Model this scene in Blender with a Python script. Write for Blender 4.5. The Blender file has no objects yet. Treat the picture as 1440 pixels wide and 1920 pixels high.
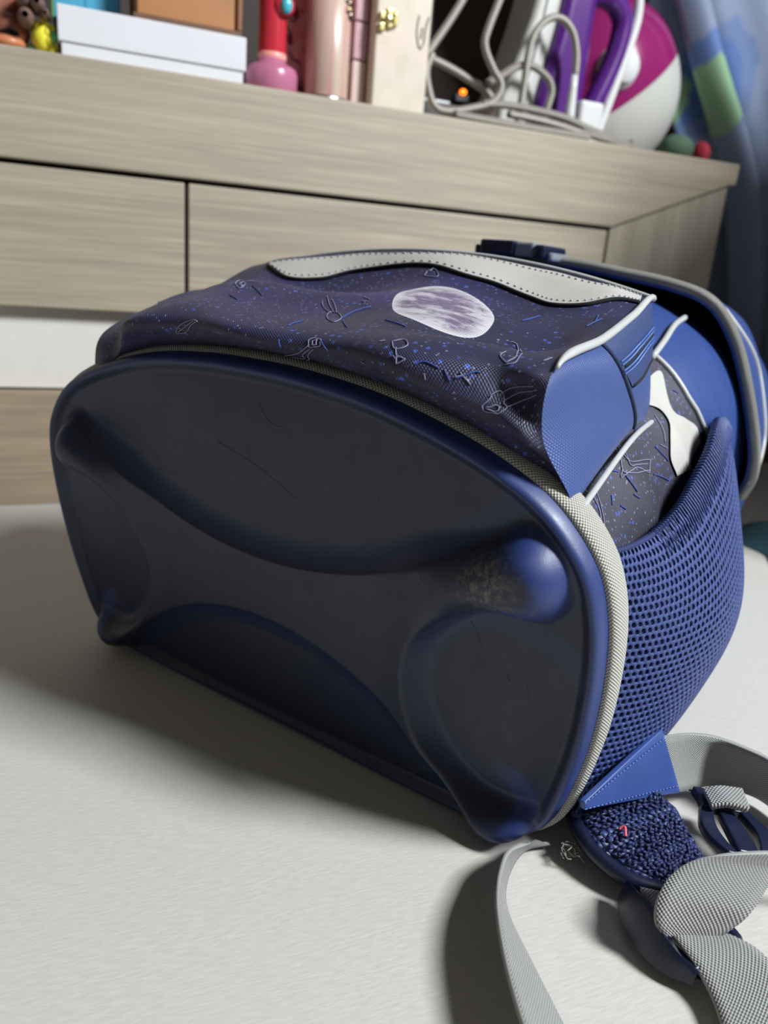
import bpy, bmesh, math, random
from mathutils import Vector, Matrix, noise
from mathutils.bvhtree import BVHTree
random.seed(7)
scene = bpy.context.scene
COL = scene.collection

# ---------------------------------------------------------------- camera
cam_d = bpy.data.cameras.new('camera')
cam = bpy.data.objects.new('camera', cam_d)
COL.objects.link(cam)
scene.camera = cam
cam_d.sensor_fit = 'VERTICAL'
cam_d.sensor_height = 36.0
cam_d.lens = 1442 / 1920 * 36.0
cam_d.clip_start = .01
right = Vector((.99664, .024969, .078008)); down = Vector((.081906, -.303820, -.949202)); fwd = Vector((0, .952402, -.304844))
cm = Matrix((right, -down, -fwd)).transposed().to_4x4()
cm.translation = Vector((0, 0, .2))
cam.matrix_world = cm
cam_d.dof.use_dof = True
cam_d.dof.focus_distance = .262
cam_d.dof.aperture_fstop = 10.5

# ---------------------------------------------------------------- light
world = bpy.data.worlds.new('room_daylight')
scene.world = world
world.use_nodes = True
bg = world.node_tree.nodes['Background']
bg.inputs[0].default_value = (1.0, .93, .84, 1)
bg.inputs[1].default_value = .115
def area(name, loc, target, sx, sy, power, col):
    d = bpy.data.lights.new(name, 'AREA'); d.shape = 'RECTANGLE'; d.size = sx; d.size_y = sy; d.energy = power; d.color = col
    o = bpy.data.objects.new(name, d); COL.objects.link(o)
    o.location = loc
    o.rotation_euler = (Vector(target) - Vector(loc)).to_track_quat('-Z', 'Y').to_euler()
    return o
area('window_daylight', (1.16, -.18, 1.28), (.03, .27, .1), .30, .42, 57, (.93, .97, 1.0))

vs = scene.view_settings
vs.view_transform = 'Standard'
vs.look = 'None'
vs.gamma = 1
vs.use_curve_mapping = False
vs.exposure = -0.07

# ---------------------------------------------------------------- helpers
def lin(r, g, b):
    f = lambda c: (c / 255 / 12.92) if c / 255 <= .04045 else ((c / 255 + .055) / 1.055) ** 2.4
    return (f(r), f(g), f(b), 1)

class Mat:
    def __init__(s, name, rough=.5, **kw):
        s.m = bpy.data.materials.new(name); s.m.use_nodes = True
        s.t = s.m.node_tree; s.N = s.t.nodes
        s.b = s.N['Principled BSDF']
        s.b.inputs['Roughness'].default_value = rough
        for k, v in kw.items(): s.b.inputs[k.replace('_', ' ')].default_value = v
    def put(s, sock, v):
        if hasattr(v, 'links'): s.t.links.new(v, sock)
        else: sock.default_value = v
    def node(s, typ, ins=None, out=0, **at):
        n = s.N.new(typ)
        for k, v in at.items(): setattr(n, k, v)
        for k, v in (ins or {}).items(): s.put(n.inputs[k], v)
        return n.outputs[out]
    def math(s, op, a, b=0.0, c=0.0):
        return s.node('ShaderNodeMath', {0: a, 1: b, 2: c}, operation=op)
    def mix(s, f, a, b, blend='MIX'):
        n = s.N.new('ShaderNodeMix'); n.data_type = 'RGBA'; n.blend_type = blend
        s.put(n.inputs[0], f); s.put(n.inputs[6], a); s.put(n.inputs[7], b)
        return n.outputs[2]
    def ramp(s, f, a, b):
        return s.node('ShaderNodeMapRange', {0: f, 1: a, 2: b, 3: 0.0, 4: 1.0})
    def uv(s): return s.node('ShaderNodeUVMap')
    def obj(s): return s.node('ShaderNodeTexCoord', out=3)
    def scale(s, vec, sx, sy, sz): return s.node('ShaderNodeMapping', {'Vector': vec, 'Scale': (sx, sy, sz)})
    def sep(s, vec):
        n = s.N.new('ShaderNodeSeparateXYZ'); s.put(n.inputs[0], vec); return n.outputs
    def noise(s, vec, sc, det=3.0, rough=.5): return s.node('ShaderNodeTexNoise', {'Vector': vec, 'Scale': sc, 'Detail': det, 'Roughness': rough})
    def bump(s, h, st, dist=.001):
        prev = s.b.inputs['Normal'].links
        ins = {'Height': h, 'Strength': st, 'Distance': dist}
        if prev: ins['Normal'] = prev[0].from_socket
        s.put(s.b.inputs['Normal'], s.node('ShaderNodeBump', ins))
    def col(s, c): s.put(s.b.inputs['Base Color'], c); return s
    def weave(s, vec, pu, pv):
        """0..1 plain weave, pitch in metres"""
        o = s.sep(vec)
        a = s.math('SINE', s.math('MULTIPLY', o[0], 2 * math.pi / pu))
        b = s.math('SINE', s.math('MULTIPLY', o[1], 2 * math.pi / pv))
        return s.math('MULTIPLY_ADD', s.math('MULTIPLY', a, b), .5, .5)

def plain(name, c, rough=.5, var=.12, sc=60., bst=.08, bsc=400., bd=.0006, **kw):
    m = Mat(name, rough, **kw)
    p = m.obj()
    n = m.noise(p, sc, 4)
    m.col(m.mix(m.ramp(n, .3, .7), tuple(v * (1 - var) for v in c[:3]) + (1,), tuple(min(1, v * (1 + var)) for v in c[:3]) + (1,)))
    if bst: m.bump(m.noise(p, bsc, 3), bst, bd)
    return m.m

def link(name, me, mat, parent=None):
    o = bpy.data.objects.new(name, me); COL.objects.link(o)
    if mat: me.materials.append(mat)
    if parent: o.parent = parent
    return o

def mk(name, verts, faces, mat, parent=None, smooth=True, uvs=None):
    me = bpy.data.meshes.new(name); me.from_pydata([tuple(v) for v in verts], [], faces)
    if uvs:
        l = me.uv_layers.new(name='UVMap')
        for p in me.polygons:
            for k, li in zip(p.vertices, p.loop_indices): l.data[li].uv = uvs[k]
    me.polygons.foreach_set('use_smooth', [smooth] * len(me.polygons))
    me.update()
    return link(name, me, mat, parent)

def gridmesh(fn, nu, nv, closed_u=False):
    """fn(a, b) with a, b in 0..1 -> verts, faces, uvs in metres"""
    V = []
    mu = nu if closed_u else nu + 1
    for i in range(mu):
        for j in range(nv + 1): V.append(tuple(fn(i / nu, j / nv)))
    F = []
    for i in range(nu):
        i2 = (i + 1) % mu
        for j in range(nv):
            F.append((i * (nv + 1) + j, i2 * (nv + 1) + j, i2 * (nv + 1) + j + 1, i * (nv + 1) + j + 1))
    jm, im = (nv + 1) // 2, mu // 2
    U = [0.0]
    for i in range(1, mu): U.append(U[-1] + math.dist(V[i * (nv + 1) + jm], V[(i - 1) * (nv + 1) + jm]))
    W = [0.0]
    for j in range(1, nv + 1): W.append(W[-1] + math.dist(V[im * (nv + 1) + j], V[im * (nv + 1) + j - 1]))
    uv = [(U[i], W[j]) for i in range(mu) for j in range(nv + 1)]
    return V, F, uv

def solid(o, th, off=-1.0):
    m = o.modifiers.new('thick', 'SOLIDIFY'); m.thickness = th; m.offset = off; return o
def subsurf(o, n=1):
    m = o.modifiers.new('smooth', 'SUBSURF'); m.levels = n; m.render_levels = n; return o
def bev(o, w, seg=2):
    m = o.modifiers.new('edge', 'BEVEL'); m.width = w; m.segments = seg; m.limit_method = 'ANGLE'; m.angle_limit = .6; return o

def tubedata(pts, r, seg=8, cap=True, flat=1.0):
    V, F, uv = [], [], []
    pts = [Vector(p) for p in pts]
    n = len(pts)
    up = Vector((0, 0, 1)); L = 0
    prev = None
    for i, p in enumerate(pts):
        t = (pts[min(i + 1, n - 1)] - pts[max(i - 1, 0)]).normalized()
        if prev is None:
            a = t.cross(up)
            if a.length < .1: a = t.cross(Vector((0, 1, 0)))
        else: a = prev - t * prev.dot(t)
        a.normalize(); b = t.cross(a); prev = a
        rr = r(i / (n - 1)) if callable(r) else r
        if i: L += (p - pts[i - 1]).length
        for k in range(seg):
            th = 2 * math.pi * k / seg
            V.append(p + a * rr * math.cos(th) + b * rr * flat * math.sin(th)); uv.append((L, k / seg))
    for i in range(n - 1):
        for k in range(seg):
            k2 = (k + 1) % seg
            F.append((i * seg + k, i * seg + k2, (i + 1) * seg + k2, (i + 1) * seg + k))
    if cap:
        F.append(tuple(range(seg))[::-1]); F.append(tuple((n - 1) * seg + k for k in range(seg)))
    return V, F, uv

def tube(name, pts, r, mat, parent=None, n=None, seg=8, flat=1.0):
    if n: pts = resample([tuple(p) for p in pts], n)
    V, F, uv = tubedata(pts, r, seg, True, flat)
    return mk(name, V, F, mat, parent, True, uv)

def joinmesh(name, parts, mat, parent=None, smooth=True):
    V, F, U = [], [], []
    for v, f, u in parts:
        k = len(V); V += list(v); F += [tuple(i + k for i in q) for q in f]; U += list(u)
    return mk(name, V, F, mat, parent, smooth, U)

def boxdata(x0, x1, y0, y1, z0, z1):
    V = [(x, y, z) for x in (x0, x1) for y in (y0, y1) for z in (z0, z1)]
    F = [(0, 1, 3, 2), (4, 6, 7, 5), (0, 4, 5, 1), (2, 3, 7, 6), (0, 2, 6, 4), (1, 5, 7, 3)]
    return V, F, [(v[0], v[2]) for v in V]
def box(name, x0, x1, y0, y1, z0, z1, mat, parent=None, b=.001, seg=2):
    V, F, U = boxdata(x0, x1, y0, y1, z0, z1)
    o = mk(name, V, F, mat, parent, False, U)
    if b: bev(o, b, seg)
    return o
def prism(name, poly, y0, y1, mat, parent=None, b=.001, seg=2):
    """poly in (x, z), extruded along y"""
    n = len(poly)
    V = [(x, y0, z) for x, z in poly] + [(x, y1, z) for x, z in poly]
    F = [tuple(range(n)), tuple(range(2 * n - 1, n - 1, -1))] + [(i, i + n, (i + 1) % n + n, (i + 1) % n) for i in range(n)]
    o = mk(name, V, F, mat, parent, False, [(v[0], v[2]) for v in V])
    bm = bmesh.new(); bm.from_mesh(o.data); bmesh.ops.recalc_face_normals(bm, faces=bm.faces); bm.to_mesh(o.data); bm.free()
    if b: bev(o, b, seg)
    return o
def lathe(name, prof, loc, mat, parent=None, seg=40, axis='z', cap=True):
    V, F = [], []
    n = len(prof)
    for k in range(seg):
        c, s = math.cos(2 * math.pi * k / seg), math.sin(2 * math.pi * k / seg)
        for r, h in prof:
            p = (r * c, r * s, h) if axis == 'z' else ((r * c, -h, r * s) if axis == 'y' else (h, r * c, r * s))
            V.append((p[0] + loc[0], p[1] + loc[1], p[2] + loc[2]))
    for k in range(seg):
        k2 = (k + 1) % seg
        for j in range(n - 1): F.append((k * n + j, k2 * n + j, k2 * n + j + 1, k * n + j + 1))
    if cap:
        F.append(tuple(k * n for k in range(seg))[::-1]); F.append(tuple(k * n + n - 1 for k in range(seg)))
    o = mk(name, V, F, mat, parent, True)
    bm = bmesh.new(); bm.from_mesh(o.data); bmesh.ops.recalc_face_normals(bm, faces=bm.faces); bm.to_mesh(o.data); bm.free()
    return o
def ellipsoid(name, c, r, mat, parent=None, nu=32, nv=18, fn=None):
    def f(a, b):
        th, ph = 2 * math.pi * a, math.pi * b
        d = Vector((math.sin(ph) * math.cos(th), math.sin(ph) * math.sin(th), math.cos(ph)))
        k = fn(d) if fn else 1.0
        return (c[0] + r[0] * d.x * k, c[1] + r[1] * d.y * k, c[2] + r[2] * d.z * k)
    V, F, uv = gridmesh(f, nu, nv, True)
    return mk(name, V, F, mat, parent, True, uv)

def empty(name, loc, rz=0.0):
    o = bpy.data.objects.new(name, None); COL.objects.link(o); o.location = loc; o.rotation_euler = (0, 0, rz); o.empty_display_size = .02
    return o
def tag(o, label, cat, group=None):
    o['label'] = label; o['category'] = cat
    if group: o['group'] = group
    return o
def struct(o): o['kind'] = 'structure'; return o

# ---------------------------------------------------------------- shape functions (bag-local metres: x across, y towards the lid, z up)
def cr(pts, t):
    """Catmull-Rom through pts, t in 0..1"""
    n = len(pts) - 1
    f = min(max(t, 0.0), 1.0) * n
    i = min(int(f), n - 1)
    f -= i
    p1, p2 = pts[i], pts[i + 1]
    p0 = pts[i - 1] if i > 0 else tuple(2 * a - b for a, b in zip(p1, p2))
    p3 = pts[i + 2] if i + 2 <= n else tuple(2 * b - a for a, b in zip(p1, p2))
    return tuple(0.5 * (2 * b + (c - a) * f + (2 * a - 5 * b + 4 * c - d) * f * f + (3 * b - a - 3 * c + d) * f ** 3)
                 for a, b, c, d in zip(p0, p1, p2, p3))

def resample(pts, n, closed=False):
    k = len(pts) * 24
    d = [cr(pts, i / k) for i in range(k + 1)]
    L = [0.0]
    for a, b in zip(d, d[1:]):
        L.append(L[-1] + math.dist(a, b))
    out, j = [], 0
    m = n if closed else n - 1
    for i in range(n):
        s = L[-1] * i / m
        while j < k - 1 and L[j + 1] < s: j += 1
        seg = L[j + 1] - L[j]
        f = 0 if seg < 1e-12 else (s - L[j]) / seg
        out.append(tuple(a + (b - a) * f for a, b in zip(d[j], d[j + 1])))
    return out

HALF = [(0, -.0015), (.05, -.002), (.095, -.0015), (.116, .0005), (.1255, .008), (.1317, .0205), (.1378, .0485), (.1400, .0737), (.1395, .0955),
        (.1362, .1115), (.1305, .1224), (.1205, .1335), (.1078, .1418), (.0872, .1502), (.0572, .1582), (.0262, .1620), (0, .1628)]
DOUT = resample(HALF + [(-x, v) for x, v in HALF[-2::-1]], 320, True)      # closed outline of the base plate (x, v)
TILT = .158

def arch(x):
    x = abs(x)
    hi = HALF[8:]
    for (x1, v1), (x2, v2) in zip(hi, hi[1:]):
        if x2 <= x <= x1:
            f = (x1 - x) / (x1 - x2)
            return v1 + (v2 - v1) * f
    return hi[0][1]

def sst(a, b, x):
    t = min(max((x - a) / (b - a), 0.0), 1.0)
    return t * t * (3 - 2 * t)

def lerp(a, b, t): return a + (b - a) * t

def body_pt(x, v, y):
    """point of the bag body: plate outline (x, v) carried to depth y"""
    k = sst(0, .16, y)
    sx = lerp(.985, .915, k) - .03 * sst(.25, .36, y)
    sz = 1.0 + .11 * sst(0, .1, y) + .14 * sst(.1, .19, y) - .05 * sst(.28, .36, y)
    xx = x * sx
    # fuller shoulders towards the lid
    sh = max(0.0, v - .05) / .11
    xx *= 1 + .05 * k * sh * (1 if abs(x) > .06 else abs(x) / .06)
    # soft dents in the cloth of the side
    if abs(x) > .1:
        xx -= math.copysign(.0035 * math.sin(y * 62 + v * 20) * sst(.01, .05, y) * (1 - sst(.14, .2, y)), x)
    return (xx, y - TILT * v * (1 - sst(0, .2, y)), max(v * sz, .0005 if y > .02 else v * sz))

TN = .36    # pocket: t of the near top edge
TF = .86    # pocket: t of the far top edge
def pocket_pt(s, t):
    a = abs(s)
    q = 1 - s * s
    xA = .1225 * s
    zA = arch(xA) * .988 + .0035
    A = (xA, -TILT * zA + .011, zA)
    N0 = (.117 * s, -.019 - .014 * q, lerp(zA, .174 + .002 * q, .55))
    N = (.1115 * s, -.013 - .011 * q, .1735 + .0035 * q)
    M1 = (.1095 * s, .028, .1795 + .002 * q)
    M2 = (.1065 * s, .066, .1865 + .0035 * q)
    F = (.1035 * s, .100 + .004 * q, .1925 + .0125 * q)
    G = (.1025 * s, .112 + .004 * q, .170)
    if s < 0:                                        # the left-hand corner hangs lower
        k = sst(.35, 1.0, a)
        A = (A[0] + .010 * k, A[1], A[2] - .0 * k)
        N0 = (N0[0] + .016 * k, N0[1] + .004 * k, N0[2] - .012 * k)
        N = (N[0] + .013 * k, N[1] + .002 * k, N[2] - .013 * k)
        M1 = (M1[0] + .004 * k, M1[1], M1[2] - .006 * k)
    ks = [(0, A), (.2, N0), (TN, N), (.55, M1), (.72, M2), (TF, F), (1.0, G)]
    for i in range(len(ks) - 1):
        if t <= ks[i + 1][0]: break
    f = (t - ks[i][0]) / (ks[i + 1][0] - ks[i][0])
    p = cr([k[1] for k in ks], (i + f) / (len(ks) - 1))
    # folds: a long ridge sagging on the far-left, a dent by the right corner, small creases
    top = sst(.25, .45, t) * (1 - sst(.78, .86, t))
    edge = 1 - sst(.85, 1.0, a)
    r = t - (.50 + .10 * sst(-.9, .3, s))
    z = .0050 * math.exp(-(r / .07) ** 2) * (1 - sst(-.1, .5, s)) * top * edge
    z -= .0045 * math.exp(-((t - .70) / .07) ** 2) * (1 - sst(-.3, .2, s)) * top
    z -= .0055 * math.exp(-((t - .50 - .22 * (s - .72)) / .06) ** 2 - ((s - .72) / .25) ** 2) * top * (1 - sst(.86, .97, a))
    z += .0020 * math.sin(7 * s + 9 * t) * top * edge
    y = -.0030 * math.sin(11 * s + 4 * t) * sst(.05, .2, t) * (1 - sst(.3, .42, t)) * edge
    # pinched folds at the right-hand lower corner
    x = 0
    if s > 0:
        x = -.0042 * math.sin(math.pi * min(1, t / TN)) ** 2 * sst(.75, 1.0, s)
        y += .004 * math.sin(30 * t) * sst(.8, .93, s) * (1 - sst(.95, 1, s)) * (1 - sst(.25, .4, t))
    return (p[0] + x, p[1] + y, p[2] + z)

FLAP = [(0, .2, .2085), (.03, .2, .2075), (.056, .2, .2045), (.085, .2, .2005), (.106, .2, .1935), (.1205, .202, .176), (.131, .204, .152), (.139, .212, .124),
        (.1395, .226, .104), (.133, .250, .086)]
def flap_pt(s, t):
    """s -1..1 along the arch, t 0 free edge .. 1 at the end of the bag"""
    e = cr(FLAP, abs(s))
    yb = lerp(.345, .335, abs(s))
    k = t ** 1.3
    x = e[0] * (1 - .10 * k) * math.copysign(1, s)
    z = lerp(e[2], e[2] * .93 + .004, k)
    return (x, lerp(e[1], yb, t), z)
# ---------------------------------------------------------------- materials
def m_wood(name, c1, c2, ax):
    m = Mat(name, .55)
    p = m.obj()
    st = {'x': (3.2, 40, 70), 'z': (40, 40, 3.2)}[ax]
    st2 = {'x': (9, 200, 420), 'z': (320, 200, 9)}[ax]
    big = m.noise(m.scale(p, *st), 1.0, 5, .6)
    fine = m.noise(m.scale(p, *st2), 1.0, 3, .6)
    c = m.mix(m.ramp(big, .3, .72), c1, c2)
    c = m.mix(m.math('MULTIPLY', m.ramp(fine, .52, .74), .65), c, tuple(min(1, v * 1.32) for v in c2[:3]) + (1,))
    c = m.mix(m.math('MULTIPLY', m.ramp(fine, .47, .25), .45), c, tuple(v * .72 for v in c1[:3]) + (1,))
    m.col(c); m.bump(fine, .14, .0006)
    return m.m
WOOD = m_wood('pale_grey_oak_laminate', lin(152, 142, 124), lin(174, 163, 144), 'x')
WOODV = m_wood('pale_grey_oak_laminate_upright', lin(150, 140, 124), lin(168, 158, 141), 'z')
BOARD = m_wood('grey_brown_oak_laminate', lin(142, 124, 104), lin(166, 148, 127), 'x')
WHITEP = plain('white_lacquer', lin(222, 218, 210), .35, .02)
DARKIN = plain('dark_interior', lin(38, 32, 26), .8)

def m_desk():
    m = Mat('light_grey_desk_laminate', .5)
    p = m.obj()
    q = m.node('ShaderNodeMapping', {'Vector': p, 'Rotation': (0, 0, math.radians(-16)), 'Scale': (170, 1300, 60)})
    g = m.noise(q, 1.0, 4, .65)
    q2 = m.node('ShaderNodeMapping', {'Vector': p, 'Rotation': (0, 0, math.radians(-16)), 'Scale': (16, 120, 5)})
    b = m.noise(q2, 1.0, 3)
    c = m.mix(m.ramp(g, .35, .65), lin(184, 182, 176), lin(198, 196, 190))
    c = m.mix(m.math('MULTIPLY', m.ramp(b, .3, .7), .35), c, lin(190, 187, 178))
    v = m.node('ShaderNodeTexVoronoi', {'Vector': p, 'Scale': 24.0})
    c = m.mix(m.math('LESS_THAN', v, .035), c, lin(120, 118, 112))
    m.col(c); m.bump(g, .22, .0004)
    return m.m
DESK = m_desk()

def m_rubber():
    m = Mat('navy_moulded_rubber', .42)
    m.b.inputs['Specular IOR Level'].default_value = .55
    p = m.obj()
    n = m.noise(p, 22., 5, .62); n2 = m.noise(p, 160., 4, .7)
    lit = m.sep(m.node('ShaderNodeAttribute', attribute_name='lit_blue'))[0]
    c = m.mix(lit, m.mix(m.ramp(n, .35, .7), lin(21, 29, 57), lin(27, 35, 60)), lin(36, 54, 108))  # blue painted in where rim and feet catch the light
    o = m.sep(p)
    dirt = m.math('MULTIPLY', m.ramp(n2, .52, .75), m.ramp(n, .5, .68))
    c = m.mix(m.math('MULTIPLY', dirt, .30), c, lin(92, 90, 86))
    # worn grime at the upper foot
    v = m.node('ShaderNodeVectorMath', {0: p, 1: (.104, -.030, .108)}, out=1, operation='DISTANCE')
    wear = m.math('MULTIPLY', m.ramp(v, .016, .004), m.ramp(m.noise(p, 420., 5, .75), .47, .62))
    c = m.mix(m.math('MULTIPLY', wear, .75), c, lin(112, 108, 96))
    m.col(c)
    m.put(m.b.inputs['Roughness'], m.math('MULTIPLY_ADD', n2, .30, .30))
    m.bump(m.noise(p, 1400., 2), .10, .0003)
    return m.m
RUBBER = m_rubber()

def m_web(name, c1, c2, p=.0013, rough=.6):
    m = Mat(name, rough)
    w = m.weave(m.uv(), p, p)
    n = m.noise(m.obj(), 120., 3)
    m.col(m.mix(m.ramp(w, .2, .75), c1, m.mix(n, c2, tuple(v * .86 for v in c2[:3]) + (1,))))
    m.bump(w, .9, .0006)
    m.b.inputs['Sheen Weight'].default_value = .15
    return m.m
WEB = m_web('grey_woven_webbing', lin(104, 105, 106), lin(182, 182, 178))
BIND = m_web('pale_grey_binding_tape', lin(132, 130, 122), lin(212, 210, 200), .0013)

def m_nylon(name, c, p=.0013, dark=.5, rough=.45):
    m = Mat(name, rough)
    w = m.weave(m.uv(), p, p)
    n = m.noise(m.obj(), 40., 3)
    base = m.mix(n, tuple(v * .85 for v in c[:3]) + (1,), tuple(min(1, v * 1.15) for v in c[:3]) + (1,))
    m.col(m.mix(m.ramp(w, .15, .7), tuple(v * dark for v in c[:3]) + (1,), base))
    m.bump(w, .6, .00035)
    m.b.inputs['Sheen Weight'].default_value = .1
    return m.m
BLUE = m_nylon('blue_ripstop_nylon', lin(52, 78, 142))
BLUED = m_nylon('blue_zipper_tape', lin(38, 62, 116), .0012)
BLUEP = plain('blue_coated_cloth', lin(44, 68, 126), .4, .06)
TABM = plain('blue_soft_vinyl', lin(50, 74, 136), .4, .08, 90, .15, 260)
LINING = plain('black_lining', lin(10, 11, 16), .9)
PIPE = plain('pale_grey_piping', lin(176, 178, 177), .4, .04)
REFL = plain('silver_reflective_tape', lin(184, 183, 177), .42, .06, 30, .12, 90, .002)
NAVYPL = plain('navy_plastic', lin(18, 25, 50), .32, .06, 60, .03)
CLEAR = plain('smoky_clear_plastic', lin(120, 128, 140), .15, .05)
PINKT = plain('pink_thread', lin(222, 96, 110), .7)
FUZZ = plain('grey_fuzz', lin(120, 118, 112), .9)

def m_print(name, moon=False, base1=lin(30, 30, 60), base2=lin(56, 50, 106), base3=lin(34, 34, 60)):
    m = Mat(name, .5)
    uv, p = m.uv(), m.obj()
    n = m.noise(p, 26., 4, .6); n3 = m.noise(p, 14., 2)
    c = m.mix(m.ramp(n, .35, .68), base1, base2)
    c = m.mix(m.ramp(n3, .42, .66), c, base3)
    # nebula haze and speckles printed on the cloth
    for sc, th, frac, colr in ((330., .30, .66, lin(70, 104, 205)), (620., .32, .74, lin(150, 156, 196)), (110., .13, .55, lin(84, 120, 222)), (170., .10, .6, lin(176, 178, 206))):
        n_ = m.N.new('ShaderNodeTexVoronoi'); m.put(n_.inputs['Vector'], p); n_.inputs['Scale'].default_value = sc
        sel = m.math('GREATER_THAN', m.sep(n_.outputs['Color'])[0], frac)
        dot = m.math('MULTIPLY', m.ramp(n_.outputs['Distance'], th, th * .55), sel)
        dot = m.math('MULTIPLY', dot, m.ramp(n, .30, .50))
        c = m.mix(m.math('MULTIPLY', dot, .85), c, colr)
    if moon:
        q = m.sep(p)
        ex, ey = m.math('SUBTRACT', q[0], MOON[0]), m.math('SUBTRACT', q[1], MOON[1])
        dx = m.math('DIVIDE', m.math('ADD', m.math('MULTIPLY', ex, -.65), m.math('MULTIPLY', ey, .76)), MOON[2])
        dy = m.math('DIVIDE', m.math('ADD', m.math('MULTIPLY', ex, .76), m.math('MULTIPLY', ey, .65)), MOON[3])
        r = m.math('SQRT', m.math('ADD', m.math('MULTIPLY', dx, dx), m.math('MULTIPLY', dy, dy)))
        up = m.math('GREATER_THAN', q[2], .168)
        mask = m.math('MULTIPLY', m.math('LESS_THAN', r, 1.0), up)
        q2 = m.node('ShaderNodeMapping', {'Vector': p, 'Rotation': (0, 0, .5), 'Scale': (55, 130, 60)})
        mn = m.noise(q2, 1.0, 6, .68); mn2 = m.noise(p, 420., 4, .7)
        mc = m.mix(m.ramp(mn, .44, .57), lin(126, 112, 140), lin(226, 220, 228))
        mc = m.mix(m.math('MULTIPLY', m.ramp(mn2, .5, .62), .4), mc, lin(176, 164, 184))
        mc = m.mix(m.ramp(r, .80, 1.0), mc, lin(236, 234, 238))
        c = m.mix(mask, c, mc)
    w = m.weave(uv, .0010, .0010)
    c = m.mix(m.math('MULTIPLY', m.ramp(w, .62, .1), .85), c, (.003, .003, .007, 1))
    c = m.mix(m.math('MULTIPLY', m.ramp(w, .72, 1.0), .35), c, lin(98, 96, 150))
    m.col(c); m.bump(w, .55, .0003)
    m.b.inputs['Sheen Weight'].default_value = .03
    return m.m
MOON = (.0435, .0365, .0335, .0190)
PRINT = m_print('space_print_cloth', True)
PRINTS = m_print('space_print_side_cloth', False, lin(56, 56, 62), lin(70, 68, 84), lin(52, 52, 56))
INKW = plain('white_ink', lin(128, 128, 158), .6, .1, 60, 0)
INKB = plain('blue_ink', lin(54, 76, 150), .6, .1, 60, 0)
def m_knit():
    m = Mat('blue_air_mesh_yarn', .55)
    p = m.obj()
    n = m.noise(p, 900., 3, .7)
    m.col(m.mix(m.ramp(n, .3, .7), lin(32, 45, 92), lin(56, 76, 136)))
    m.bump(n, .5, .0006)
    return m.m
KNIT = m_knit()
KNITD = plain('navy_mesh_backing', lin(26, 38, 88), .8)
def m_pad():
    m = Mat('navy_knit_pad', .5)
    uv = m.uv()
    v = m.N.new('ShaderNodeTexVoronoi'); m.put(v.inputs['Vector'], uv); v.inputs['Scale'].default_value = 430.; v.inputs['Randomness'].default_value = .35
    d = v.outputs['Distance']
    m.col(m.mix(m.ramp(d, .15, .6), lin(62, 80, 138), lin(20, 28, 66)))
    m.bump(m.math('SUBTRACT', 1.0, d), 1.0, .0015)
    return m.m
PAD = m_pad()
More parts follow.
